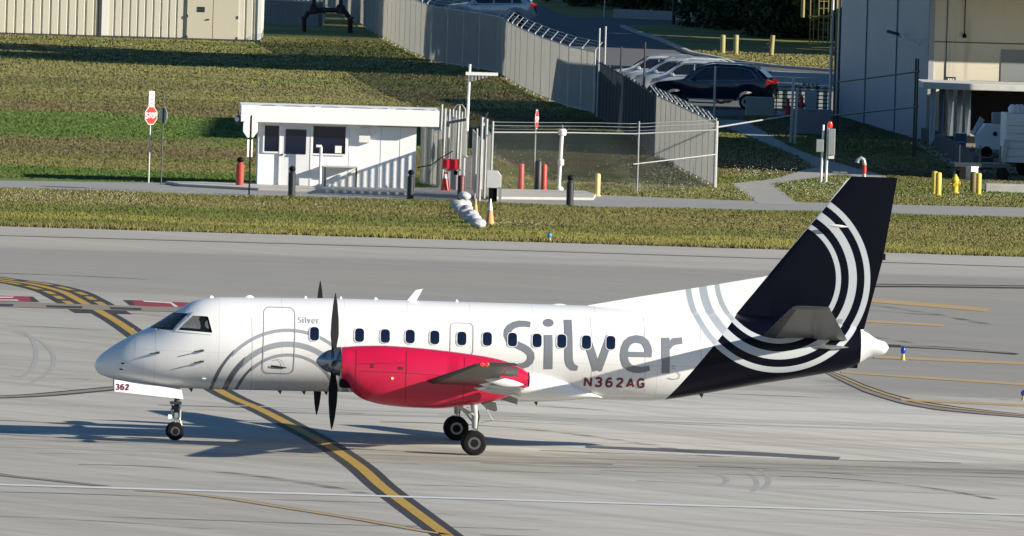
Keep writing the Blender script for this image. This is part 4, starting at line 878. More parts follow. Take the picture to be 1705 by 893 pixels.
# ---------------------------------------------------------------- privacy fences with barbed wire
t = NT('slat_grey'); v, _ = t.xyz(); n_ = t.noise(v, 1.2, 4, .6, (2, 2, .3)); cc_ = t.mix(n_, (.50, .50, .48), (.64, .64, .62)); t.out(cc_, .65)
tl_ = t.n.new('ShaderNodeBsdfTranslucent'); t.set(tl_.inputs[0], cc_); mx = t.n.new('ShaderNodeMixShader'); mx.inputs[0].default_value = .62; t.l.new(t.b.outputs[0], mx.inputs[1]); t.l.new(tl_.outputs[0], mx.inputs[2]); t.l.new(mx.outputs[0], t.n['Material Output'].inputs[0]); SLAT = t.m
POSTM = mat('fence_post_steel', (.46, .47, .48), .45, .1, var=.12)
def slat_fence(name, label, px, h, step=4.2, arms=True, arm_dir=(.30, .12), slatw=.085, group=None):
    P = [at(a, b) for a, b in px]; t_ = thing(name, label, 'fence', P[0], 0, group); o0 = P[0]; Q = [p-o0 for p in P]
    m = MB(); posts = []; acc = 0
    for i in range(len(Q)-1):
        a, b = Q[i], Q[i+1]; d = b-a; n = max(1, round(d.length/(slatw*1.12))); u = d.normalized(); ang = math.atan2(u.y, u.x)
        for k in range(n): c_ = a+d*((k+.5)/n); m.box((c_.x, c_.y, h/2+.04), (slatw*.50, .045, h-.12), ang)
        k = max(1, round(d.length/step))
        for j in range(k): posts.append((a+d*(j/k), u))
    posts.append((Q[-1], (Q[-1]-Q[-2]).normalized())); m.build('slat_panel', SLAT, t_)
    m = MB()
    for z in (h-.03, .10): m.path([Vector((q.x, q.y, z))+Vector((0, -.03, 0)) for q in Q], .022, 6)
    m.build('rail', POSTM, t_, True)
    for p, u in posts: MB().tube((p.x, p.y-.04, 0), (p.x, p.y-.04, h+.06), .035, n=8).build('post', POSTM, t_, True)
    if arms:
        ad = Vector((arm_dir[0], arm_dir[1], .36))
        for p, u in posts: MB().tube((p.x, p.y-.04, h+.03), (p.x+ad.x, p.y-.04+ad.y, h+.03+ad.z), .018, n=6).build('barb_arm', POSTM, t_, True)
        for f in (.35, .68, 1.0):
            m = MB(); m.path([Vector((p.x, p.y-.04, h+.03))+ad*f for p, u in posts], .009, 4); m.build('barbed_wire', POSTM, t_)
    return t_
fa = [(540, 10), (600, 42), (665, 80), (718, 104), (797, 117), (828, 123), (865, 146), (900, 163), (945, 180), (988, 190)]
slat_fence('privacy_fence', 'long grey slatted fence with barbed wire arms running up beside the parking lot', fa, 2.72, 4.4)
SHADESCR = mat('shaded_screen', (.016, .024, .042), .8, var=.3, scale=1.2, stretch=(2, 2, .3)); SL0, SLAT = SLAT, SHADESCR; PM0, POSTM = POSTM, mat('shaded_screen_post', (.06, .08, .11), .6)  # screened stretch; its shade is painted into slat and post colour
slat_fence('screened_fence', 'screened fence darkened in colour for shade between the two grey slatted fences beside the cars', [(991, 192), (1040, 224), (1088, 259)], 2.40, 2.9, arms=False); SLAT = SL0; POSTM = PM0
slat_fence('privacy_fence', 'short grey slatted fence with angled barbed wire arms ending at the chain-link corner', [(1091, 261), (1140, 287), (1188, 312)], 2.45, 2.9, arm_dir=(-.30, .1))
for a, b, c_ in ((1004, 196, 44), (994, 196, 47), (1070, 215, 70), (1031, 205, 78), (1187, 246, 110)):
    g = at(a, b); z = hgt(a, c_, g); o = MB().tube((0, 0, 0), (0, 0, z), .04, n=8).build('steel_post', DARKM if a in (1070, 1031) else POSTM, None, True); o.location = g
    tag(o, {1004: 'tall pale post at the fence corner, the right one of the pair', 994: 'tall pale post at the fence corner, the left one of the pair', 1070: 'thin dark post behind the slatted fence nearest the cars', 1031: 'thin dark post behind the shaded slatted fence', 1187: 'grey post rising beside the dark car at the short slatted fence'}[a], 'post')
# ---------------------------------------------------------------- chain-link fence
WIRE = mat('chain_link_wire', (.22, .23, .24), .5, .5)
def chainlink(name, label, px, h, posts_px, barbs=3, mid=True, wire=True, pm=POSTM, tallpost=.45):
    P = [at(a, b) for a, b in px]; t_ = thing(name, label, 'fence', P[0]); Q = [p-P[0] for p in P]
    tot = [0]
    for i in range(len(Q)-1): tot.append(tot[-1]+(Q[i+1]-Q[i]).length)
    def pos(s, z):
        s = min(max(s, 0), tot[-1]); i = max(k for k in range(len(Q)-1) if tot[k] <= s+1e-9); p = Q[i].lerp(Q[i+1], (s-tot[i])/(tot[i+1]-tot[i])); return Vector((p.x, p.y, z))
    if wire:
        m = MB(); st_ = .13; n = int((tot[-1]+h)/st_)
        for k in range(n):
            for dr in (1, -1):
                s0 = k*st_ if dr == 1 else k*st_-h; z0, z1 = .05, h; s1 = s0-h if dr == 1 else s0+h
                a, b = (s0, z0), (s1, z1)
                t0_, t1_ = 0, 1; ds = b[0]-a[0]
                lo, hi = sorted(((0-a[0])/ds, (tot[-1]-a[0])/ds)); t0_, t1_ = max(0, lo), min(1, hi)
                if t1_-t0_ < .02: continue
                m.tube(pos(a[0]+ds*t0_, z0+(z1-z0)*t0_), pos(a[0]+ds*t1_, z0+(z1-z0)*t1_), .0020, n=3, cap=False)
        m.build('wire_mesh', WIRE, t_)
    m = MB(); m.path([pos(s, h) for s in tot], .028, 8); m.build('rail', pm, t_, True)
    for a in posts_px:
        s = min(range(400), key=lambda i: abs((pos(tot[-1]*i/399, 0)+P[0]).x/(pos(tot[-1]*i/399, 0)+P[0]).y*F+852.5-(a-(.03*(318-446)))))
        p = pos(tot[-1]*s/399, 0); MB().tube(p, p+Vector((0, 0, h+tallpost)), .035, n=8).build('post', pm, t_, True)
    for k in range(barbs):
        m = MB(); m.path([pos(tot[-1]*i/12, h+.12+.13*k-.015*math.sin(math.pi*((i*3) % 12)/12)) for i in range(13)], .010, 4); m.build('barbed_wire', pm if k else WIRE, t_)
    return t_, pos, tot
cf, cpos, ctot = chainlink('chain_link_fence', 'chain-link fence with barbed strands between the gate and the short slatted fence', [(817, 319), (930, 319), (1053, 321), (1189, 313)], 2.17, [1053, 1188], 3, pm=mat('rail_steel', (.26, .27, .28), .5, .2))
m = MB(); m.tube(cpos(ctot[2], 1.05), cpos(ctot[3], 1.25), .02, n=6); m.build('brace_rail', POSTM, cf)
fe = at(1191, 313); e2 = at(1318, 238)-fe; t_ = thing('rail_fence', 'single sloping rail fence running back from the slatted corner to the gate posts', 'fence', fe)
MB().tube((0, 0, hgt(1191, 212, fe)), (e2.x, e2.y, hgt(1318, 192, at(1318, 238))), .03, n=8).build('rail', POSTM, t_, True); MB().tube((0, 0, 0), (0, 0, 2.5), .045, n=8).build('post', POSTM, t_, True)
# vent stand pipe on the fence line
g = at(930, 319); t_ = thing('white_standpipe', 'white stand pipe with two collars standing in the chain-link fence', 'pipe', g); h_ = hgt(933, 216, g)
MB().tube((0, 0, 0), (.06, 0, h_-.2), .07, n=14).build('pipe', WHITE, t_, True)
for z, r in ((h_-.1, .14), (h_*.47, .11), (.05, .13)): MB().lathe((.03+.02*z, 0, z), [(r, -.11), (r*1.1, -.05), (r*1.1, .08), (r*.7, .13)], 'Z', 14).build('collar', WHITE, t_, True)
MB().lathe((.06, 0, h_+.08), [(.04, -.1), (.06, 0), (.03, .1)], 'Z', 10).build('beacon_cap', DARKM, t_, True)
# ---------------------------------------------------------------- guard booth
g = at(428, 311.5); K = sc(g); bt = thing('guard_booth', 'white guard booth with flat overhanging roof and dark windows at the roadside', 'booth', g, R(2.2))
Lb = 263/K; Hb = 2.40
BW = mat('booth_white', (.84, .85, .86), .5, var=.05, scale=2, stretch=(1, 1, .3))
def bxp(px): return (px-428)/K
def bz(py, px=560): return (311.5+(px-428)*.030-py)/K+.0
MB().box((Lb/2, 1.3, Hb/2), (Lb, 2.6, Hb)).build('wall', BW, bt)
MB().box((Lb/2+(726-691-(428-398))/K/2, 1.1, 2.38+.31), (Lb+(726-691+428-396)/K, 3.5, .60)).build('roof', mat('roof_white', (.86, .86, .86), .45, var=.04, scale=2), bt, bevel=.02)
m = MB()
for a, b in ((430, 520), (530, 640), (655, 720)): m.path([(bxp(a)+(bxp(b)-bxp(a))*k/6, -.62, 3.0+.02*math.sin(k*2.2)) for k in range(7)], .014, 5)
m.build('roof_cable', DARKM, bt)
def pan(name, x0, x1, y0, y1, mt, dy=-.02, th=.03, par=None):
    return MB().box(((bxp(x0)+bxp(x1))/2, dy, (bz(y0, x0)+bz(y1, x0))/2), (bxp(x1)-bxp(x0), th, bz(y0, x0)-bz(y1, x0))).build(name, mt, par or bt)
for x0, x1, y0, y1 in ((438, 462, 209, 252), (519, 573, 210, 255.5)):
    o = pan('window', x0, x1, y0, y1, PANE); 
    for q in ((x0-2.5, x0, y0-2, y1+2), (x1, x1+2.5, y0-2, y1+2), (x0, x1, y1, y1+2.5)): pan('window_frame', *q, WHITE, -.03, .06, o)
d = pan('door', 465.5, 515, 210, 309, mat('door_white', (.70, .71, .73), .45, var=.04), -.03, .06); pan('window', 473, 507.5, 215, 256, PANE, -.07, .03, d); pan('handle', 466.5, 469.5, 256, 259, DARKM, -.08, .06, d)
for q in ((463, 465.5, 208, 311), (515, 517.5, 208, 311)): pan('door_frame', *q, WHITE, -.03, .09, d)
for a in (579, 632, 664): pan('panel_joint', a, a+.8, 212, 314, mat('joint_pale', (.60, .61, .62), .6), -.004, .012)
pan('meter_box', 595.5, 614, 213, 237, WHITE, -.09, .18); pan('papers', 556, 567, 243, 255, FRAMEW, -.05, .02)
pan('soffit_light', 626, 690, 208, 211, mat('fixture_grey', (.35, .35, .36), .6), -.05, .1)
m = MB(); z = bz(243, 530); m.path([(bxp(524), -.5, z), (bxp(532), -.5, z), (bxp(532), -.5, z-.05), (bxp(532), -.5, .05), (bxp(545), -.45, .12), (bxp(593), -.3, bz(282, 560))], .055, 10); m.build('white_pipe', WHITE, bt, True)
m = MB(); z = bz(277, 560); m.box(((bxp(537)+bxp(594))/2, -.3, z), (bxp(594)-bxp(537), .55, .05)); m.build('counter', mat('counter_grey', (.5, .5, .5), .5), bt)
for a in (540, 592): MB().box((bxp(a), -.5, z/2), (.06, .06, z)).build('counter_leg', DARKM, bt)
# dome camera on the roof corner
q = bt.matrix_world; cam_ = thing('dome_camera', 'white dome camera hanging from the left corner of the booth roof', 'camera', g+Vector((bxp(394), -.45, bz(199, 394)))); MB().lathe((0, 0, 0), [(.02, -.17), (.09, -.14), (.125, -.05), (.13, .02), (.10, .10), (.04, .16)], 'Z', 18).build('housing', DARKM, cam_, True); MB().lathe((-.03, -.05, .0), [(.01, -.07), (.08, -.05), (.10, .03), (.07, .10), (.02, .12)], 'Z', 16).build('sunshield', WHITE, cam_, True); MB().tube((0, 0, .12), (.1, 0, .30), .02).build('bracket', GALV, cam_)
# ---------------------------------------------------------------- bollards
def bollard(kind, m, r, h, cap=None):
    t_ = thing('bollard', 'x', 'bollard', (0, 0, 0)); pr = [(r, 0), (r, h-.10 if cap else h-.05)]
    if cap: pr += [(r*.72, h-.07), (r*.72, h-.03)]
    else: pr += [(r*.8, h-.015), (r*.3, h)]
    MB().lathe((0, 0, 0), pr, 'Z', 18).build('shaft', m, t_, True)
    if cap: MB().lathe((0, 0, h-.03), [(r*.5, 0), (r*.85, .03), (r*.95, .09), (r*.7, .16), (r*.2, .19)], 'Z', 16).build('cap', BLACK, t_, True)
    MB().lathe((0, 0, 0), [(r*1.35, .0), (r*1.35, .02), (r*1.05, .05)], 'Z', 18).build('base_ring', m if not cap else DARKM, t_, True)
    return t_
BBLK = mat('bollard_black', (.02, .022, .026), .5, var=.2); BRED = mat('bollard_red', (.42, .045, .035), .5, var=.12); BYEL = mat('bollard_yellow', (.60, .44, .05), .55, var=.12); BMAR = mat('bollard_maroon', (.09, .012, .014), .5)
specs = [('k', 485.5, 328, 277, BBLK, .13, True, 'black bollard with round cap in front of the booth door'), ('k', 683, 333, 283, BBLK, .12, True, 'black bollard with round cap near the right end of the booth'),
 ('k', 948.5, 343.5, 292, BBLK, .13, True, 'black bollard with round cap alone at the road edge right of the kerb'), ('b', 895.5, 319, 267, BBLK, .13, False, 'plain black bollard standing between the two red ones'),
 ('r', 399, 313, 262, BRED, .14, True, 'red bollard with black cap at the left end of the booth'), ('r', 867, 318.5, 272, BRED, .11, False, 'red bollard, the left of two by the edge-on stop sign'), ('r', 905, 319, 273, BRED, .11, False, 'red bollard right beside the plain black bollard'),
 ('m', 767, 335, 292, BMAR, .13, False, 'maroon bollard below the tall gate post'), ('y', 994.5, 327, 289, mat('bollard_cream_yellow', (.62, .50, .22), .6), .10, False, 'single yellow bollard on the end of the kerb'),
 ('y', 1555.5, 323, 285, BYEL, .11, False, 'yellow bollard, the left one of the pair left of the hydrant'), ('y', 1562, 326, 287, BYEL, .11, False, 'yellow bollard, the right one of the pair left of the hydrant'),
 ('y', 1620, 322, 286, mat('bollard_yellow_shaded', (.13, .09, .035), .6), .12, False, 'yellow bollard coloured brownish for shade right of the yellow hydrant'), ('y', 1629, 325, 288, BYEL, .10, False, 'yellow bollard right of the hydrant beside the loading yard'),  # first of these is yellow darkened to brown for shade
 ('o', 1203, 89, 58, mat('bollard_olive', (.28, .25, .10), .6), .13, False, 'olive yellow bollard, left of three below the dark bushes'), ('o', 1225, 91, 58, mat('bollard_olive', (.28, .25, .10), .6), .13, False, 'olive yellow bollard, middle of three below the dark bushes')]
for kk, a, b, top, mt, r, cap, lab in specs:
    g = at(a, b); h = hgt(a, top, g); o = bollard(kk, mt, r, h-(.15 if cap else 0), cap); o.location = g; tag(o, lab, None, 'bollards around the gate and loading yard')
# ---------------------------------------------------------------- signs
SRED = mat('sign_red', (.52, .03, .025), .4, var=.05); SBACK = mat('sign_back', (.40, .41, .42), .45, .4)
def flat_text(s, h, w, m, parent, name, x, z, y, pitch=.9, rot=0):
    mb = text(MB(), s, x, z, h, w, lambda a, b, off: y-off, pitch, 1, .002); return mb.build(name, m, parent)
def octagon(r): return [(r*math.cos(R(22.5+45*k)), r*math.sin(R(22.5+45*k))) for k in range(8)]
def stop_sign(px, base_py, top_py, r, zc, yaw, label, back=False, edge=False, plate=None, pole=POSTM):
    g = at(px, base_py); h = hgt(px, top_py, g); t_ = thing('stop_sign', label, 'sign', g, yaw); MB().box((0, .02, h/2), (.05, .035, h)).build('post', pole, t_)
    zz_ = hgt(px, zc, g); q = octagon(r); o = MB().prism([(a, -.012, zz_+b) for a, b in q], (0, .008, 0)).build('sign_plate', WHITE, t_)
    q2 = octagon(r*.93); MB().prism([(a, -.015, zz_+b) for a, b in q2], (0, .003, 0)).build('face', SRED, o)
    flat_text('STOP', r*.62, r*.11, WHITE, o, 'lettering', -r*.84, zz_-r*.31, -.017, .72)
    MB().prism([(a, -.003, zz_+b) for a, b in q], (0, .003, 0)).build('back', SBACK, o)
    return t_, g, h, zz_
s1, g, h, z_ = stop_sign(248, 305, 151, .36, 192.5, R(50), 'red stop sign under a white plate on a tall pale post')
o = MB().box((0, -.012, hgt(248, 165, g)), (.30, .012, 26/sc(g))).build('notice_plate', WHITE, s1)
for k, dz in enumerate((.16, -.02, -.17)): MB().box((0, -.021, hgt(248, 165, g)+dz), (.20, .004, .045)).build('red_line', mat('notice_red', (.6, .18, .12), .6), o)
s2, g, h, z_ = stop_sign(269, 308, 152, .30, 192, R(118), 'dark sign post beside the stop sign with its plate turned away', pole=DARKM)
s3, g, h, z_ = stop_sign(414, 325.5, 192, .40, 212, R(226), 'grey back of an octagonal sign on a thin dark post before the booth', pole=BLACK)
MB().box((0, -.012, hgt(414, 247, g)), (.26, .012, .62)).build('small_plate', WHITE, s3)
s4, g, h, z_ = stop_sign(890, 318.5, 182, .38, 199, R(80), 'red stop sign seen edge-on above the red bollards')
# ---------------------------------------------------------------- gates beside the booth
gt = at(700, 313.5); gl = thing('sliding_gate', 'grey slatted gate leaf with clustered steel posts at the right end of the booth', 'gate', gt)
def gx(px, py): return at(px, py)-gt
def slats(par, a, b, h, name='slat_panel', sw=.10):
    m = MB(); d = b-a; n = max(2, int(d.length/(sw*1.15))); an = math.atan2(d.y, d.x)
    for k in range(n): c_ = a+d*((k+.5)/n); m.box((c_.x, c_.y, h/2+.05), (sw*.5, .045, h-.1), an)
    m.build(name, SLAT, par); m = MB(); 
    for z in (.06, h): m.tube(a+Vector((0, -.02, z)), b+Vector((0, -.02, z)), .025, n=6)
    m.build('frame', POSTM, par)
slats(gl, gx(699, 306), gx(733, 314), 2.15)
slats(gl, gx(740, 306), gx(756, 312), 2.55); slats(gl, gx(757, 300), gx(773, 308), 2.45)
for a, b, top, r in ((730, 313, 174, .05), (736, 313, 181, .05), (743, 312, 182, .05), (749, 310, 182, .04), (754, 310, 184, .04), (759, 312, 176, .05), (764, 311, 186, .04)):
    p_ = gx(a, b); MB().tube(p_, p_+Vector((.04, 0, PY(a, top, gt.y+p_.y).z)), r, n=8).build('post', GALV, gl, True)
m = MB(); q = gx(752, 308); zt = PY(760, 197, gt.y+q.y).z; m.path([q+Vector((0, 0, zt)), q+Vector((0, 0, zt+.35)), q+Vector((.12, 0, zt+.5)), q+Vector((.30, 0, zt+.5)), q+Vector((.42, 0, zt+.35)), q+Vector((.42, 0, zt-.1))], .02, 8); m.build('hoop_pipe', GALV, gl, True)
m = MB(); p_ = gx(722, 312); m.tube(p_+Vector((0, -.1, 2.3)), p_+Vector((1.2, -.1, 2.55)), .05); m.box(p_+Vector((.35, -.1, 2.35)), (.35, .2, .2)); m.build('roller_bracket', DARKM, gl, bevel=.0)
m = MB(); p_ = gx(698, 313); m.path([p_+Vector((-.1, -.2, .75)), p_+Vector((.4, -.2, .85)), p_+Vector((.8, -.2, 1.15)), p_+Vector((1.2, -.2, 1.4))], .02, 5); m.build('cable', BLACK, gl)
gt2 = at(789, 322); gr = thing('sliding_gate', 'grey slatted gate leaf with steel posts beside the chain-link fence', 'gate', gt2)
def gx2(px, py): return at(px, py)-gt2
slats(gr, gx2(785, 318), gx2(797, 336), 2.25); slats(gr, gx2(802, 316), gx2(815, 334), 2.35)
for a, b, top, r in ((798, 336, 195, .05), (806, 332, 198, .05), (816, 336, 202, .045), (801, 320, 196, .04), (790, 338, 214, .035)):
    p_ = gx2(a, b); MB().tube(p_, p_+Vector((.02, 0, PY(a, top, gt2.y+p_.y).z)), r, n=8).build('post', GALV, gr, True)
m = MB(); p_ = gx2(780, 320); m.tube(p_+Vector((0, -.1, 2.4)), p_+Vector((.75, -.1, 2.4)), .05); m.box(p_+Vector((.55, -.15, 2.2)), (.3, .15, .5)); m.tube(p_+Vector((.45, -.1, 2.5)), p_+Vector((.62, -.1, 2.95)), .03); m.build('roller_bracket', DARKM, gr)
# tall white pole with a cross arm
g = at(773.5, 318); t_ = thing('white_pole', 'tall white pole with a hanging cross arm above the gates', 'pole', g); h = hgt(776, 107, g); MB().tube((0, 0, 0), (.06, 0, h), .055, .045, n=12).build('pole', WHITE, t_, True)
q = PY(825, 124, g.y)-g; MB().box((q.x/2+.0, -.06, q.z), (q.x+.18, .08, .12), 0, R(0)).build('cross_arm', WHITE, t_, bevel=.01)
for k in range(5): MB().box((.16+.13*k, -.05, q.z-.17+.02*k), (.07, .05, .22-.03*k)).build('bracket_plate', GALV, t_)
# red box on grey cabinet, white cabinet, gate operator
g = at(749, 320); t_ = thing('guard_rail_box', 'red hooded box on a grey cabinet beside the traffic cone', 'cabinet', g); MB().box((.05, 0, .42), (.46, .45, .84)).build('cabinet', mat('cabinet_grey', (.35, .37, .39), .5), t_, bevel=.02)
MB().box((0, -.02, 1.02), (.60, .6, .38)).build('hood', mat('hood_red', (.72, .02, .04), .45, var=.06), t_, bevel=.05); MB().box((.2, -.24, .72), (.14, .03, .14)).build('latch', BLACK, t_)
g = at(776, 318); t_ = thing('white_cabinet', 'narrow white cabinet between the two gate leaves', 'cabinet', g); MB().box((0, 0, .62), (.36, .4, 1.24)).build('body', WHITE, t_, bevel=.015); MB().box((0, 0, 1.27), (.42, .46, .05)).build('lid', WHITE, t_)
g = at(821, 339); t_ = thing('gate_operator', 'grey gate operator box with a black base right of the gates', 'machine', g); MB().box((-.02, 0, .28), (.30, .3, .56)).build('base', BLACK, t_); MB().loft([[(-.27, y_, .56), (.27, y_, .56), (.27, y_, 1.0), (.14, y_, 1.18), (-.27, y_, 1.18)] for y_ in (-.22, .22)]).build('housing', mat('operator_grey', (.55, .56, .56), .45), t_, bevel=.02); MB().box((.24, -.1, .3), (.10, .25, .60)).build('junction_box', GALV, t_)
# ---------------------------------------------------------------- cones, sandbags, lights, debris
OR = mat('cone_orange', (.62, .09, .03), .5, var=.1); OR2 = mat('cone_faded_orange', (.66, .30, .13), .6, var=.1); ORR = mat('cone_orange_red', (.66, .05, .03), .45, var=.06)
def cone(px, b, top, mt, label, bands=(), r=.15, upper=None, base=True, slim=False):
    g = at(px, b); h = hgt(px, top, g); t_ = thing('traffic_cone', label, 'cone', g)
    if base: MB().box((0, 0, .02), (r*2.6, r*2.6, .04)).build('base', mt if not slim else OR2, t_, bevel=.008)
    cuts_ = sorted([0.0, 1.0]+[x for b_ in bands for x in b_]); 
    for i in range(len(cuts_)-1):
        a, c_ = cuts_[i], cuts_[i+1]; isb = any(abs(a-b_[0]) < 1e-6 for b_ in bands)
        MB().lathe((0, 0, 0), [(r*(1-a)+.025, .04+a*(h-.04)), (r*(1-c_)+.025, .04+c_*(h-.04))], 'Z', 20).build('reflective_band' if isb else 'cone_body', WHITE if isb else (upper if upper and a > .5 else mt), t_, True)
    return t_
cone(741, 322, 276, ORR, 'bright orange traffic cone with two white bands before the red box', ((.52, .68), (.76, .90)), .16)
cone(791, 361, 330, OR2, 'slim orange cone behind the white sandbags', (), .09, OR2, True, True); cone(815.5, 376, 331, OR2, 'tall faded cone with pale top beside the sandbags', ((.55, .999),), .13, FRAMEW, True, True)
BAG = mat('sandbag_white', (.50, .51, .53), .9, var=.3, scale=6, bump=.05)
bags = [(762, 350, .22, .17, .3, 'white sandbag at the left far end of the heap', 0), (772, 349, .22, .17, 1.2, 'white sandbag at the far end of the heap below the maroon bollard', 0), (770, 346, .20, .15, -.3, 'white sandbag lying on top at the far end of the heap', .26), (769, 357, .22, .16, .8, 'white sandbag at the left edge of the heap, second row', 0), (778, 359, .23, .18, -.2, 'white sandbag at the right edge of the heap, second row', .0), (776, 364, .21, .16, .5, 'white sandbag beside the slim orange cone', .0), (785, 366, .24, .17, -.6, 'grey white sandbag in the middle of the heap', .0), (787, 373, .25, .17, .2, 'grey white sandbag second from the near end of the heap', .0), (796, 380, .26, .16, -.5, 'grey white sandbag at the near end of the heap', 0)]
for i, (a, b, rx, rz_, yaw, lab, zo) in enumerate(bags):
    g = at(a, b); ry = rx*1.35; mb = MB(); secs = []
    for k in range(15):
        u = -1+2*k/14; rr = max(0, 1-abs(u)**2.8)**.5+.02
        secs.append([(ry*u, rx*rr*math.cos(w)*(1+.10*math.sin(3*w+i*2+u*4)+.05*math.sin(7*w+u*9)), zo+max(0, rz_*(1+rr*math.sin(w)*(1+.14*math.cos(4*w+u*6+i))))) for w in [2*math.pi*j/20 for j in range(20)]])
    o = mb.loft(secs).build('sandbag', BAG, None, True, angle=70); o.location = g; o.rotation_euler = (R(random.uniform(-6, 6)), R(random.uniform(-8, 8)), R(-50)+yaw); tag(o, lab, 'sandbag', 'white sandbags heaped on the grass')
STRAW = mat('dead_straw', (.26, .20, .11), .9, var=.3)
m = MB(); g = at(865, 377)
for k in range(150):
    a = random.uniform(0, 6.28); x, y = random.gauss(0, .75), random.gauss(0, .9); l = random.uniform(.08, .35); m.tube((x, y, .03+random.random()*.1), (x+l*math.cos(a), y+l*math.sin(a), .04+random.random()*.16), .010, n=3)
o = m.build('debris', STRAW); o.location = g; tag(o, 'scattered dry sticks and straw on the grass right of the tall faded cone', 'debris', kind='stuff')
def taxi_light(px, b, top, label, mb_=None):
    g = at(px, b); h = hgt(px, top, g); t_ = thing('taxiway_light', label, 'light', g, 0, 'blue taxiway edge lights'); MB().lathe((0, 0, 0), [(.08, 0), (.05, .04), (.045, h*.5), (.06, h*.52)], 'Z', 12).build('stem', mat('stem_orange', (.62, .38, .10), .5), t_, True)
    MB().lathe((0, 0, 0), [(.055, h*.5), (.072, h*.6), (.076, h*.85), (.045, h)], 'Z', 16).build('lens', mb_, t_, True); MB().lathe((0, 0, 0), [(.04, h*.97), (.04, h*1.05), (.01, h*1.08)], 'Z', 12).build('cap', DARKM, t_)
BL = mat('lens_blue', (.01, .04, .45), .12, coat=.6); BL2 = mat('lens_sky_blue', (.03, .28, .55), .12, coat=.6)
taxi_light(915, 404, 388, 'pale blue edge light on an orange stem at the grass edge', BL2); taxi_light(1503.5, 600, 578, 'deep blue edge light on an orange stem behind the tail cone', BL); taxi_light(1704, 667, 651, 'deep blue edge light at the right end of the apron', BL)
# ---------------------------------------------------------------- control post with red lamp, bench rail, vent behind the fin
g = at(1373, 304.5); t_ = thing('equipment_post', 'white twin-leg equipment post with grey cabinets and a red lamp beside the footpath', 'post', g); hh = hgt(1373, 208, g)
for dx, top in ((-.14, hh), (.05, hh-.05)): MB().tube((dx, 0, 0), (dx+.03, 0, top), .045, n=10).build('leg', WHITE, t_, True)
MB().box((.22, -.05, hgt(1373, 236, g)), (.26, .25, 1.0)).build('cabinet', GALV, t_, bevel=.02); MB().box((-.22, -.02, hgt(1373, 243, g)), (.28, .2, .48)).build('cabinet', GALV, t_, bevel=.02); MB().box((.22, -.02, hgt(1373, 258, g)), (.22, .2, .28)).build('junction_box', WHITE, t_)
MB().lathe((.14, 0, hh+.02), [(.09, -.12), (.10, 0), (.08, .08), (.02, .12)], 'Z', 14).build('red_lamp', mat('lamp_red', (.6, .03, .015), .25, emit=.4), t_, True)
g = at(1398, 304); t_ = thing('low_rail', 'low thin rail standing by the footpath near the tail fin', 'rail', g)
for x in (-.22, .24): MB().tube((x, 0, 0), (x, 0, .38), .015, n=6).build('leg', DARKM, t_)
MB().box((0, 0, .39), (.56, .05, .03)).build('bar', GALV, t_); MB().box((-.02, 0, .42), (.1, .05, .05)).build('clamp', DARKM, t_)
g = at(1438, 318); t_ = thing('gooseneck_vent', 'grey gooseneck vent pipe with a red band rising behind the tail fin', 'pipe', g); h = hgt(1438, 266, g)
m = MB(); m.path([(0, 0, 0), (0, 0, h-.15), (-.04, 0, h+.0), (-.14, 0, h+.06), (-.24, 0, h+.0), (-.27, 0, h-.12)], [.075]*6, 12); m.build('pipe', GALV, t_, True); MB().lathe((0, 0, h-.36), [(.08, -.17), (.085, 0), (.08, .17)], 'Z', 14).build('red_band', RED, t_, True)
# ---------------------------------------------------------------- building with loading dock, right
TIN = NT('cladding_shade_blue'); v, (X, Y, Z) = TIN.xyz(); w = TIN.M('SINE', TIN.M('MULTIPLY', Y, 20)); n_ = TIN.noise(v, .5, 5, .6, (1, 1, .3)); TIN.out(TIN.mix(TIN.step(w, .3, 1), TIN.mix(n_, (.20, .265, .35), (.26, .33, .42)), (.18, .235, .31)), .55); TIN = TIN.m  # pale wall; the blue of the shade is put into its colour
STUC = NT('stucco_beige'); v, (X, Y, Z) = STUC.xyz(); n_ = STUC.noise(v, .8, 5, .65, (2.5, 1, .18)); n2 = STUC.noise(v, 9, 3); STUC.out(STUC.mix(STUC.M('MULTIPLY', STUC.step(n_, .52, .8), .55), STUC.mix(n2, (.56, .52, .42), (.62, .575, .47)), (.20, .18, .14)), .85); STUC.bump(n2, .3, .01); STUC = STUC.m
c0 = at(1541, 236); bd = thing('loading_building', 'large building with side wall tinted blue for shade and beige stained front above a loading dock', 'building', c0, R(5.0)); Kb = sc(c0)
HB = 6.5
far = at(1389, 192); u_ = Matrix.Rotation(-R(5.0), 3, 'Z') @ (far-c0)
def fz(py): return (236-py)/Kb
# side wall
m = MB(); m.loft([[(0, 0, 0), (u_.x, u_.y, 0)], [(0, 0, HB), (u_.x, u_.y, HB)]], False, False); sw = m.build('side_wall', TIN, bd)
MB().loft([[(u_.x, u_.y, 0), (14, u_.y, 0), (14, .1, 0), (0.2, .1, 0)], [(u_.x, u_.y, HB), (14, u_.y, HB), (14, .1, HB), (.2, .1, HB)]], True, True).build('building_shell', TIN, bd)
m = MB()
for f0, f1, za, zb_ in ((.02, 1, 3.55, 2.35), (.02, 1, 1.45, .30)):
    pass
for f in (.33, .66): p_ = u_*f; m.box((p_.x-.03, p_.y, 3.8), (.04, .12, 7.6))
m.build('wall_joint', mat('joint_blue', (.20, .22, .24), .6), bd)
MB().box((.12, -.01, 4.5), (.22, .16, 9)).build('corner_pilaster', mat('pilaster_grey', (.30, .33, .37), .6), bd)
fw_ = MB(); fw_.box((10.5, .0, 3.3+(HB-3.3)/2+.0), (20.4, .12, HB-3.3)); fw_.box((10.5, .0, 1.65), (20.4, .12, 3.3)); 
MB().box((7.1, .02, HB/2), (13.8, .14, HB)).build('front_wall', STUC, bd)
MB().box((7.1, -.055, fz(69)), (13.8, .02, .05)).build('wall_joint', mat('joint_dark', (.12, .11, .09), .7), bd)
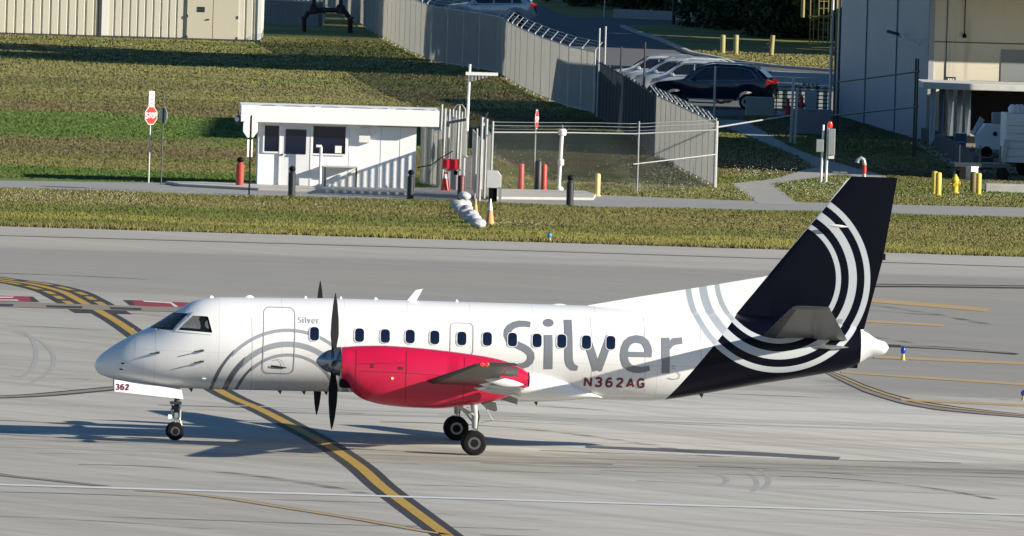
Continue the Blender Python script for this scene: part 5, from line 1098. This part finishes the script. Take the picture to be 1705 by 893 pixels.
MB().box((7.2, -1.9, 6.5), (15, 4.0, .30)).build('canopy_eave', STUC, bd)
MB().box((0.75, -.07, 3.2), (.03, .03, 5.5)).build('downpipe', DARKM, bd)
MB().box(((1685-1541)/Kb+.9, -.06, fz(93)-1.1), (2.9, .05, 2.9)).build('roller_door', mat('roller_grey', (.23, .25, .26), .5, .2, stretch=(.1, .1, 8)), bd)
o = MB().box(((1580-1541)/Kb, -.075, fz(133)), (.40, .03, .30)).build('door_number_sign', BBLK, bd)
for k in range(3): MB().box(((1580-1541)/Kb-.10+.10*k, -.095, fz(131)), (.06, .008, .08)).build('sign_mark', WHITE, o)
MB().box(((1580-1541)/Kb, -.095, fz(135.5)), (.26, .008, .035)).build('sign_mark', WHITE, o)
m = MB(); m.path([((1600-1541)/Kb, -.12, fz(0)+1), ((1600-1541)/Kb, -.12, fz(55))], .02, 6); m.lathe(((1600-1541)/Kb, -.15, fz(58)), [(.03, .12), (.09, .02), (.09, -.05), (.05, -.09)], 'Z', 12); m.build('hanging_lamp', BLACK, bd)
m = MB()
for px_, py_, s in ((1501, 68, 1), (1527, 70, 1), (1490, 6, 1)):
    f = (1541-px_)/(1541-1389); p_ = u_*f; z = fz(py_)+f*.3; m = MB(); m.box((p_.x-.45, p_.y, z), (.55, .16, .13), 0, R(14)); m.tube((p_.x, p_.y, z-.25), (p_.x-.3, p_.y, z-.05), .02, n=6); o = m.build('wall_camera', WHITE if px_ == 1527 else DARKM, bd)
for x0_, h_ in ((0, 1),):
    pass
# dock shelter and pit
DK = mat('dock_curtain', (.20, .23, .28), .7, var=.3, scale=3, stretch=(3, 1, .5))
ds = thing('dock_shelter', 'white roofed dock shelter with dark opening and blue grey curtains', 'dock', c0+Vector((-.1, -4.2, 0)), R(2))
MB().box((3.3, .4, fz(146)+.25), (7.2, 4.6, .26)).build('roof', mat('dirty_white', (.58, .58, .56), .6, var=.25, scale=3), ds, bevel=.03)
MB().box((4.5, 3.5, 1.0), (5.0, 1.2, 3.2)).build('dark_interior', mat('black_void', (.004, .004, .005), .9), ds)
MB().box((3.9, .6, .28), (5.4, 4.2, .50)).build('dock_platform', mat('dock_concrete', (.20, .195, .18), .9, var=.25), ds)
for k, x in enumerate((.05, .42, .82, 1.2, 1.55, 6.3)):
    z0 = .35; m = MB(); m.loft([[(x+.02*math.sin(j*1.7), -1.7+.16*k*1.2+(.04 if j % 2 else 0), z) for j in range(2) for z in (0,)]+[(x+.2, -1.7+.19*k, z), (x+.22, -1.2+.19*k, z), (x, -1.2+.19*k, z)] for z in (z0, 1.2, fz(146)+.1)]); m.build('curtain', DK if k % 2 else mat('curtain_pale', (.45, .48, .52), .6, var=.2, scale=3), ds)
m = MB(); m.box((3.4, -1.72, .52), (3.4, .25, .10)); m.build('dock_leveller', mat('leveller_grey', (.45, .44, .42), .6), ds)
# concrete blocks in a curving row
BLK = mat('block_concrete', (.17, .165, .155), .9, var=.3, scale=3)
for i, (a, b) in enumerate([(1545, 238), (1556, 243), (1567, 249), (1577, 255), (1589, 262), (1602, 270), (1615, 279)]):
    g = at(a, b); o = MB().loft([[(-.2, y, 0), (.26, y, 0), (.26, y, .45), (-.02, y, .62), (-.2, y, .62)] for y in (-.35, .35)]).build('concrete_block', BLK, None, bevel=.02); o.location = g; o.rotation_euler = (0, 0, R(-20))
    tag(o, ['farthest', 'second', 'third', 'fourth', 'fifth', 'sixth', 'nearest'][i]+' dark concrete block, counted from the dock, of the row curving away from it', 'block', 'concrete blocks by the loading dock')
sheet('loading_yard', [(1488, 232), (1540, 236), (1720, 240), (1850, 250), (1850, 325), (1660, 322), (1640, 318), (1600, 292), (1560, 262), (1520, 242)], PATHC, .006)
g = at(1672, 321); o = MB().box((0, 0, .15), (2.6, 1.2, .30)).build('concrete_slab', CONC, None, bevel=.03); o.location = g+Vector((.6, .6, 0)); tag(o, 'thick pale concrete slab at the edge of the loading yard', 'slab')
g = at(1605, 296); o = MB().box((0, 0, .12), (.8, .8, .24)).build('concrete_step', CONC, None, bevel=.03); o.location = g; tag(o, 'small concrete step behind the yellow hydrant', 'step')
# white trailers and loader
g = at(1672, 292); t_ = thing('cargo_trailer', 'white ribbed cargo trailer at the right edge of the yard', 'trailer', g, R(3)); KW = sc(g)
TW = mat('trailer_white', (.72, .73, .75), .45, var=.06)
bd2 = MB().box((2.3, 1.2, .5+.95), (4.6, 2.4, 1.9)).build('box_body', TW, t_, bevel=.03)
for z in (.75, 1.05, 1.35, 1.65, 1.95): MB().box((2.3, -.012, z), (4.5, .03, .025)).build('side_rib', GALV, bd2)
MB().box((2.3, .3, .42), (4.6, .12, .16)).build('chassis', DARKM, t_)
for x in (.8, 3.6):
    w_ = MB().lathe((x, .15, .32), [(.12, -.10), (.30, -.11), (.33, -.05), (.33, .05), (.30, .11), (.12, .10)], 'Y', 20).build('wheel', TYRE, t_, True)
MB().box((-.02, -.1, .95), (.16, .10, .9), 0, R(8)).build('drawbar', GALV, t_)
g = at(1628, 262); t_ = thing('belt_loader', 'white belt loader vehicle parked at the dock opening', 'vehicle', g, R(4))
MB().loft([[(0, y, .35), (1.9, y, .30), (1.9, y, 1.35), (.25, y, 1.35), (-.08, y, .95)] for y in (-.5, .9)]).build('body', TW, t_, bevel=.03); MB().lathe((.62, -.52, .98), [(.09, -.02), (.09, .02)], 'Y', 16).build('round_port', BLACK, t_)
MB().box((.9, .3, 1.6), (.7, .4, .45)).build('seat', mat('seat_grey', (.3, .31, .32), .6), t_, bevel=.05); m = MB(); m.box((1.7, .2, 1.55), (.6, .6, .3)); m.lathe((1.8, .1, 1.75), [(.05, -.1), (.22, 0), (.18, .18), (.05, .26)], 'Z', 12); m.build('engine_cover', TW, t_, bevel=.02)
m = MB(); m.tube((-.25, -.4, .9), (.15, -.4, 1.55), .06); m.tube((-.2, .6, .9), (.15, .6, 1.6), .06); m.build('steering_arm', GALV, t_)
for x in (.3, 1.5): MB().lathe((x, -.45, .24), [(.08, -.08), (.22, -.09), (.24, 0), (.22, .09), (.08, .08)], 'Y', 18).build('wheel', TYRE, t_, True)
g = at(1652, 300); t_ = thing('dolly_cart', 'dark low dolly cart with white wheels in the loading yard', 'cart', g, R(8)); MB().box((-.4, .6, .55), (2.2, 1.3, .16)).build('deck', DARKM, t_, bevel=.02)
for x in (-1.2, .4): MB().lathe((x, 0, .25), [(.06, -.07), (.22, -.08), (.25, 0), (.22, .08), (.06, .07)], 'Y', 18).build('wheel', TYRE, t_, True)
for x in (-1.3, -.5, .3): MB().box((x, .02, .95), (.05, .05, .75)).build('stanchion', DARKM, t_)
g = at(1590, 322); t_ = thing('fire_hydrant', 'yellow fire hydrant between the two pairs of bollards', 'hydrant', g); h = hgt(1590, 290, g); YH = mat('hydrant_yellow', (.55, .42, .03), .5)
MB().lathe((0, 0, 0), [(.17, 0), (.17, .05), (.12, .06), (.12, h*.6), (.15, h*.62), (.15, h*.68), (.12, h*.8), (.06, h*.93), (.03, h)], 'Z', 18).build('barrel', YH, t_, True)
for s in (-1, 1): MB().tube((0, 0, h*.5), (s*.20, -.02, h*.5), .07, n=12).build('outlet', YH, t_, True)
MB().tube((0, 0, h*.45), (0, -.2, h*.45), .08, n=12).build('outlet', YH, t_, True)
# clutter under the dock canopy and in the yard
for i, (a, b, w, d, h, mt, lab) in enumerate(((1583, 250, .5, .5, .55, DARKM, 'dark crate at the left end of the dock opening'), (1598, 256, .45, .4, .8, mat('crate_blue', (.05, .09, .2), .6), 'blue grey drum-sized bin under the dock canopy'), (1608, 262, .6, .5, .35, mat('pallet_wood', (.22, .16, .10), .8, var=.3), 'low wooden pallet before the belt loader'), (1640, 282, .5, .4, .45, DARKM, 'dark box between the belt loader and the dolly cart'), (1690, 236, .6, .5, .9, mat('crate_blue', (.05, .09, .2), .6), 'blue crate behind the white trailer'), (1618, 300, .35, .35, .5, GALV, 'small steel bin beside the right bollards'))):
    g = at(a, b); t_ = thing('crate', lab, 'crate', g, R(7*i)); MB().box((0, 0, h/2), (w, d, h)).build('body', mt, t_, bevel=.02); MB().box((0, 0, h), (w*1.08, d*1.08, .04)).build('lid', mt, t_, bevel=.01); MB().box((0, -d/2-.01, h*.6), (w*.8, .02, .04)).build('strap', GALV, t_)
for i, (a, z) in enumerate(((1668, 2.4), (1676, 2.4), (1683, 2.4))):
    g = at(1672, 292); o = MB().lathe((0, 0, 0), [(.12, 0), (.16, .05), (.17, .22), (.10, .32), (.05, .36)], 'Z', 12).build('water_jug', TW, None, True); o.location = g+Vector(((a-1672)/KW+.35, .5+.1*i, z)); tag(o, 'white jug on the cargo trailer roof, the '+('left', 'middle', 'right')[i]+' of three', 'jug')
# unseen block added right of the view to throw shade over the yard
an = thing('added_shade_block', 'tall beige block added just out of view on the right to shade the yard', 'building', (21.6, 566, 0)); MB().box((7, 5.5, 2.8), (14, 11, 5.6)).build('wall', STUC, an); MB().box((3.2, 23.5, 6.2), (6.4, 25, 12.4)).build('wall', STUC, an); MB().box((3.2, 23.5, 12.5), (6.8, 25.4, .25)).build('roof', TIN, an); MB().box((7, 5.3, 5.7), (14.4, 11.2, .25)).build('roof', TIN, an)
# ---------------------------------------------------------------- gate by the tall building, utility box, ladder cage
g = at(1265, 193); o = MB().box((0, .4, .40), (48/sc(g), .8, .80)).build('utility_box', mat('utility_beige', (.40, .38, .31), .7, var=.1), None, bevel=.02); o.location = g; tag(o, 'plain beige utility box hiding the rear wheel of the dark car', 'box')
g = at(1290, 190); gg = thing('barred_gate', 'yellow and grey barred gate with a numbered plate beside the tall building', 'gate', g, R(1)); Kg = sc(g); GY = mat('gate_yellow', (.62, .55, .22), .6); GW = mat('gate_cream', (.55, .53, .46), .6)
for k in range(7): MB().box((1.2, 0, .18+.17*k), (2.5, .04, .045)).build('bar', DARKM, gg)
for x in (.05, .9, 2.4): MB().box((x, 0, .65), (.05, .06, 1.3)).build('upright', DARKM, gg)
MB().box((.42, .03, .66), (.22, .03, 1.15)).build('yellow_board', GY, gg)
for k in range(4): MB().box((1.05+.38*k, .05, .66), (.20, .03, 1.15)).build('pale_board', GW, gg)
pp_ = MB().box((1.55, -.05, .62), (.52, .03, .95)).build('plate', mat('plate_grey', (.45, .47, .50), .5), gg); flat_text('P116', .24, .04, BBLK, pp_, 'lettering', 1.20, 1.14, -.05, .78)
for a, b, top, mt in ((1316, 238, 127, POSTM), (1323, 240, 146, POSTM)):
    g2 = at(a, b); h = hgt(a, top, g2); o = MB().tube((0, 0, 0), (.05, 0, h), .055, n=10).build('gate_post', mt, None, True); o.location = g2; tag(o, 'grey gate post, the '+('taller left' if a == 1316 else 'shorter right')+' of two before the barred gate', 'post')
for a, b, lab in ((1311, 196, 'red stand pipe left of the gate posts'), (1334, 192, 'red stand pipe below the numbered plate')):
    g2 = at(a, b); t_ = thing('red_standpipe', lab, 'pipe', g2); MB().lathe((0, 0, 0), [(.12, 0), (.12, .5), (.08, .55), (.08, .8), (.02, .85)], 'Z', 14).build('pipe', RED, t_, True); MB().tube((-.18, -.03, .45), (.18, -.03, .45), .06, n=10).build('outlet', RED, t_, True)
g = at(1352, 225); o = MB().box((0, .3, .55), (64/sc(g), .5, 1.05)).build('low_barrier', mat('barrier_blue_grey', (.20, .22, .26), .7), None, bevel=.03); o.location = g; tag(o, 'long blue grey barrier block below the barred gate in the shade', 'barrier')
g = at(1380, 224); lc = thing('caged_ladder', 'yellow caged ladder on tall grey poles against the wall tinted blue for shade', 'ladder', g); CY = mat('ladder_yellow', (.25, .21, .07), .6)
for x, mt in ((0.0, GALV), (.18, CY), (.34, DARKM)): MB().tube((x, 0, 0), (x, 0, 9.2), .07 if x == 0 else .05, n=10).build('pole', mt, lc, True)
zc_ = hgt(1380, 74, g); 
for x, y in ((-.95, -.1), (-.8, -.35), (-.6, -.45), (-.4, -.45), (-.2, -.3)): MB().box((x+.02, y, zc_+2.5), (.045, .04, 5.0)).build('cage_bar', CY, lc)
for z in (zc_, zc_+1.15, zc_+2.4, zc_+3.6): m = MB(); m.path([(0, 0, z), (-.2, -.32, z), (-.5, -.5, z), (-.82, -.38, z), (-1.0, -.05, z)], .035, 6); m.build('cage_hoop', CY, lc)
for k in range(14): MB().box((-.3, .02, zc_+.3*k), (.5, .03, .03)).build('rung', CY, lc)
MB().tube((-1.25, 0, zc_+1.1), (-1.25, 0, zc_+2.3), .09, n=12).build('lamp', CY, lc, True)
for ya, yb_ in (((1384, 138), (1520, 119)), ((1384, 192), (1520, 178))): pass
rf0, rf1 = at(1384, 240), at(1526, 262); t_ = thing('pipe_rail_fence', 'dark two-rail pipe fence in front of the wall tinted blue for shade', 'fence', rf0); d_r = rf1-rf0
for z0, z1 in ((hgt(1384, 138, rf0), hgt(1526, 119, rf1)), (hgt(1384, 193, rf0), hgt(1526, 178, rf1))): MB().tube((0, 0, z0), (d_r.x, d_r.y, z1), .035, n=8).build('rail', DARKM, t_, True)
for f in (0.02, .96, .985): h = hgt(1526, 98, rf1); MB().tube((d_r.x*f, d_r.y*f, 0), (d_r.x*f, d_r.y*f, h), .04, n=8).build('post', DARKM, t_, True)
# ---------------------------------------------------------------- parked cars
def suv(label, paint, loc, rz, L_=4.9, H_=1.78, W_=1.95, name='parked_car', group='cars parked behind the slatted fence', rails=None):
    t_ = thing(name, label, 'car', loc, rz, group); s = L_/4.9; hz = H_/1.78
    top = [(0, .62), (.04, .86), (.25, 1.0), (.9, 1.08), (1.25, 1.14), (1.75, 1.52), (2.1, 1.71), (2.6, 1.78), (3.4, 1.77), (4.1, 1.68), (4.5, 1.35), (4.72, 1.12), (4.88, .95), (4.9, .6)]
    belt = lambda x: 1.02+.035*x; bot = lambda x: .34+.12*max(0, 1-x/.5)+.12*max(0, (x-4.4)/.5)
    tx, tz = zip(*top); secs = []
    for x in np.linspace(0.0, 4.9, 50):
        zt = float(np.interp(x, tx, tz)); b_ = min(belt(x), zt-.02); wb = W_/2*(1-.16*max(0, 1-x/.7)**2-.12*max(0, (x-4.3)/.6)**2); wr = wb-max(0, (zt-b_))*.30
        zb = bot(x)
        for wc in (.95, 3.85):
            r = .40
            if abs(x-wc) < r: zb = max(zb, .34+math.sqrt(r*r-(x-wc)**2))
        q = [(-wb*.93, zb), (-wb, (zb+b_)/2), (-wb*.97, b_), (-(wr*.98), b_+(zt-b_)*.82), (-wr*.80, zt), (0, zt+.012), (wr*.80, zt), (wr*.98, b_+(zt-b_)*.82), (wb*.97, b_), (wb, (zb+b_)/2), (wb*.93, zb)]
        secs.append([(x*s, y, z*hz) for y, z in q])
    body = MB().loft(secs).build('body', paint, t_, True, angle=38)
    CG = mat('car_glass', (.012, .016, .025), .06, var=.1, coat=.6)
    def gy(x, z):                                  # side glass plane
        zt = float(np.interp(x, tx, tz)); b_ = min(belt(x), zt-.02); wb = W_/2*.985; return wb*.97-(z-b_)*.30+.012
    for sd_ in (-1, 1):
        for q in ([(1.52, 1.10), (2.62, 1.13), (2.62, 1.60), (2.15, 1.57), (1.85, 1.42)], [(2.70, 1.13), (3.60, 1.17), (3.60, 1.60), (2.70, 1.61)], [(3.68, 1.17), (4.20, 1.22), (3.98, 1.50), (3.68, 1.57)]):
            m = MB(); m.add([(x*s, sd_*(gy(x, z)), z*hz) for x, z in q], [tuple(range(len(q)))]); m.build('side_window', CG, t_)
        m = MB(); m.path([(x*s, sd_*(gy(x, z)+.006), z*hz) for x, z in [(1.45, 1.07), (1.83, 1.42), (2.15, 1.61), (2.7, 1.65), (3.6, 1.64), (4.0, 1.54), (4.26, 1.24), (4.18, 1.19), (2.6, 1.10), (1.45, 1.07)]], .016, 5); m.build('window_trim', GALV, t_)
        m = MB(); m.box((1.72*s, sd_*(W_/2+.07), 1.16*hz), (.14, .2, .14)); mo = m.build('mirror', paint, t_, bevel=.03)
        for x in (2.45, 3.45): MB().box((x*s, sd_*(W_/2+.005), 1.0*hz), (.18, .03, .03)).build('handle', GALV, t_)
        for x in (.95, 3.85):
            w_ = MB().lathe((x*s, sd_*(W_/2-.13), .35), [(.14, -.11), (.30, -.12), (.34, -.08), (.35, 0), (.34, .08), (.30, .12), (.14, .11)], 'Y', 28).build('wheel', TYRE, t_, True)
            MB().lathe((x*s, sd_*(W_/2-.13), .35), [(.02, -.10), (.22, -.12), (.24, -.10), (.24, .10), (.22, .12), (.02, .10)], 'Y', 20).build('rim', GALV, w_, True)
        m = MB().loft([[((4.62+.26*k/4)*s, sd_*(W_/2*(1-.12*((.32+.26*k/4)/.6)**2)+.012-.05*(k == 4)-w), z*hz) for w, z in ((.0, .98+.03*k), (-.0, 1.22-.02*k), (.22, 1.24-.02*k), (.22, .98+.03*k))] for k in range(5)]); m.build('tail_light', mat('tail_light_red_glow', (.70, .02, .012), .15, coat=.6, emit=.22), t_)  # unlit lamp; slight glow put in for sun on the red lens
        m = MB(); m.box((.13*s, sd_*(W_/2-.28), .82*hz), (.26, .34, .16)); m.build('headlight', mat('headlight_lens', (.6, .62, .65), .1, coat=.6), t_, bevel=.04)
        m = MB(); m.path([(1.9*s, sd_*(W_/2-.33), 1.69*hz), (2.3*s, sd_*(W_/2-.32), 1.82*hz), (3.8*s, sd_*(W_/2-.32), 1.81*hz), (4.15*s, sd_*(W_/2-.33), 1.70*hz)], .022, 6); m.build('roof_rail', rails or GALV, t_, True)
        MB().box((2.4*s, sd_*(W_/2-.02), .37*hz), (2.1, .04, .05)).build('sill_trim', GALV, t_)
    m = MB(); m.add([(1.30*s, -.78, 1.18*hz), (1.30*s, .78, 1.18*hz), (1.98*s, .66, 1.665*hz), (1.98*s, -.66, 1.665*hz)], [(0, 1, 2, 3)]); o = m.build('windscreen', CG, t_); 
    for v_ in o.data.vertices: v_.co.z += .035; v_.co.x -= .01
    m = MB(); m.add([(4.22*s, -.68, 1.625*hz), (4.22*s, .68, 1.625*hz), (4.60*s, .76, 1.30*hz), (4.60*s, -.76, 1.30*hz)], [(0, 1, 2, 3)]); o = m.build('rear_window', CG, t_)
    for v_ in o.data.vertices: v_.co.x += .05
    MB().box((4.93*s, 0, .62*hz), (.03, .42, .14)).build('number_plate', WHITE, t_); MB().box((-.01, 0, .62*hz), (.03, 1.1, .22)).build('grille', BLACK, t_)
    return t_
def carpaint(name, col): return mat(name, col, .22, .3, var=.04, coat=1.0)
cA = at(1085, 176)
suv('dark navy estate car parked nearest with red tail light in view', carpaint('paint_navy', (.008, .012, .035)), Vector((cA.x+.1, cA.y-.5, 0)), R(-10), 5.45, 1.98, 2.0)
suv('silver estate car with roof rails parked behind the navy one', carpaint('paint_silver', (.50, .54, .60)), Vector((cA.x-.65, cA.y+7.0, 0)), R(-10), 5.1, 1.92, 1.95, rails=WHITE)
suv('pale blue grey car parked farthest of the three in a row', carpaint('paint_blue_grey', (.40, .46, .55)), Vector((cA.x-1.25, cA.y+14, 0)), R(-10), 4.9, 1.80, 1.95)
suv('white car at the far left end of the parked row, mostly hidden', carpaint('paint_white', (.62, .64, .68)), Vector((cA.x-1.9, cA.y+21, 0)), R(-10), 4.7, 1.70, 1.9)
g = at(742, 52); o = suv('white car beyond the long fence with only its roof in view', carpaint('paint_white', (.62, .64, .68)), Vector((at(740, 40).x, at(740, 40).y, 0)), R(-4), 4.9, 1.85, 1.9, group='cars parked beyond the long fence')
g = at(1284, 92); t_ = thing('standpipe', 'olive stand pipe with a side valve right of the two olive bollards', 'pipe', g); MB().tube((0, 0, 0), (.05, 0, 1.0), .12, n=12).build('pipe', mat('bollard_olive', (.28, .25, .10), .6), t_, True); MB().tube((-.25, -.02, .55), (.1, -.02, .7), .07, n=10).build('valve', DARKM, t_, True)
g = at(1150, 38); t_ = thing('low_wall', 'low pale wall along the far road below the dark bushes', 'wall', at(1020, 30)); e_ = at(1160, 36)-at(1020, 30); MB().box((e_.x/2, e_.y/2, .25), (e_.x+.4, .3, .5), math.atan2(e_.y, e_.x)).build('panel', CONC, t_)
for a, b, w, mt, lab in ((1131, 39, .10, WHITE, 'white pole before the low pale wall'), (1121, 41, .10, DARKM, 'dark pole left of the white one'), (1162, 45, .09, DARKM, 'dark pole at the right end of the low pale wall'), (1006, 30, .05, GALV, 'thin grey pole at the far road edge')):
    g = at(a, b); o = MB().tube((0, 0, 0), (.1, 0, 9), w, n=10).build('utility_pole', mt, None, True); o.location = g; tag(o, lab, 'pole')
# kerb along the lot
kp = [(1036, 45.5), (1060, 55.5), (1099, 67.5), (1152, 90.5), (1220, 103.5), (1293, 112.5), (1392, 120)]
q = [at(a, b) for a, b in kp]; secs = []
for i, p_ in enumerate(q):
    d = (q[min(i+1, len(q)-1)]-q[max(i-1, 0)]).normalized(); n_ = Vector((-d.y, d.x, 0))*.12; secs.append([(*(p_-n_).xy, 0), (*(p_-n_).xy, .13), (*(p_+n_).xy, .13), (*(p_+n_).xy, 0)])
MB().loft(secs).build('kerb', CONC)['kind'] = 'structure'
# ---------------------------------------------------------------- trees and bushes
LEAF = NT('leaf_green_shade'); v, (X, Y, Z) = LEAF.pos(); n_ = LEAF.noise(v, .6, 3); n2 = LEAF.noise(v, 4, 2); LEAF.out(LEAF.mix(n_, LEAF.mix(n2, (.018, .035, .010), (.035, .055, .016)), (.050, .075, .022)), .6, 0, .3); LEAF = LEAF.m  # foliage coloured dark to hold the shade the bushes stand in
BARK = mat('bark', (.10, .08, .06), .9, var=.3, bump=.03)
def crown_mesh(r, h, z0, n, seed, leaf=.22):
    rg = np.random.default_rng(seed); k = 22; C_ = np.stack([rg.normal(0, r*.42, k), rg.normal(0, r*.42, k), z0+h*rg.uniform(.05, .9, k)], 1); S_ = rg.uniform(.22, .42, k)*r
    i = rg.integers(0, k, n); u = rg.normal(0, 1, (n, 3)); u /= np.linalg.norm(u, axis=1, keepdims=True); P = C_[i]+u*(S_[i]*rg.uniform(.55, 1.08, n))[:, None]; P[:, 2] = np.maximum(P[:, 2], .1)
    a = rg.normal(0, 1, (n, 3)); a /= np.linalg.norm(a, axis=1, keepdims=True); b = np.cross(a, rg.normal(0, 1, (n, 3))); b /= np.linalg.norm(b, axis=1, keepdims=True); s = (leaf*rg.uniform(.5, 1.2, n))[:, None]
    V = np.stack([P-a*s, P+b*s*.5, P+a*s, P-b*s*.5], 1).reshape(-1, 3); m = MB(); m.v = [tuple(x) for x in V]; m.f = [(4*j, 4*j+1, 4*j+2, 4*j+3) for j in range(n)]; return m
def tree(name, label, cat, r, h, z0, n, seed, leaf=.22):
    t_ = thing(name, label, cat); m = crown_mesh(r, h-z0, z0, n, seed, leaf); me = bpy.data.meshes.new('crown'); me.from_pydata(m.v, [], m.f); me.materials.append(LEAF); o = bpy.data.objects.new('crown', me); COL.objects.link(o); o.parent = t_
    m = MB(); m.path([(0, 0, 0), (.1, 0, z0*.6), (.05, .1, z0+.3*(h-z0)), (0, 0, z0+.6*(h-z0))], [.05*r+.06, .04*r+.05, .03*r+.03, .03], 10)
    rg = random.Random(seed)
    for k in range(6): a = rg.uniform(0, 6.28); m.path([(.05, .05, z0*.9+.1*k), (r*.4*math.cos(a), r*.4*math.sin(a), z0+(h-z0)*.5)], [.03*r, .01*r+.01], 6)
    m.build('trunk', BARK, t_, True); return t_
bush = [tree('dark_bush', 'b', 'bush', 2.8, 3.6, .1, 8000, s, .17) for s in (1, 2)]; bt_ = tree('added_shade_tree', 't', 'tree', 5.5, 15.5, 2.0, 12000, 5, .42)
bl = [((1010, 2), 'dark bush at the far left end of the bushes', 1.1), ((1080, 8), 'dark bush behind the dark pole', 1.2), ((1145, 16), 'dark bush farthest back above the low pale wall', 1.3), ((1198, 24), 'dark bush right of the low pale wall, second row', 1.35), ((1248, 30), 'dark bush far behind the two olive bollards', 1.4), ((1300, 38), 'dark bush far behind the olive stand pipe', 1.4), ((1352, 45), 'dark bush in the second row left of the ladder cage', 1.4), ((1050, 14), 'dark bush leftmost above the low pale wall', 1.0), ((1105, 20), 'dark bush behind the white pole', 1.1), ((1172, 34), 'dark bush just right of the low pale wall', 1.0), ((1222, 46), 'dark bush behind the olive bollards', 1.25), ((1275, 52), 'dark bush behind the olive stand pipe', 1.35), ((1325, 60), 'dark bush left of the yellow ladder cage', 1.3), ((1372, 66), 'dark bush directly behind the yellow ladder cage', 1.3), ((965, 6), 'small dark bush beside the thin grey pole', .7)]
for i, ((a, b), lab, s) in enumerate(bl):
    src = bush[i % 2]; o = src if i < 2 else dup(src); g = at(a, b); o.location = (g.x, g.y+2, 0); o.scale = (s, s, s); o.rotation_euler = (0, 0, i*1.3); o['label'] = lab; o['group'] = 'dark bushes beyond the parking lot'
tl = [(25, 683), (31, 688), (24, 694), (34, 697)]+[(20+7*k+(2.5 if j % 2 else 0), 744+13*j) for j in range(9) for k in range(3)]  # trees added mostly out of view to cast shade leftwards
for i, (x, y) in enumerate(tl):
    o = bt_ if i == 0 else dup(bt_); o.location = (x, y, 0); s = 1.30 if i < 3 else 1+.12*math.sin(i*2.1); o.scale = (s, s, s); o.rotation_euler = (0, 0, i*.9); o['label'] = 'tall broadleaf tree added mostly out of view for shading the far road behind the loading building'; o['group'] = 'tall trees added behind the building for shade'
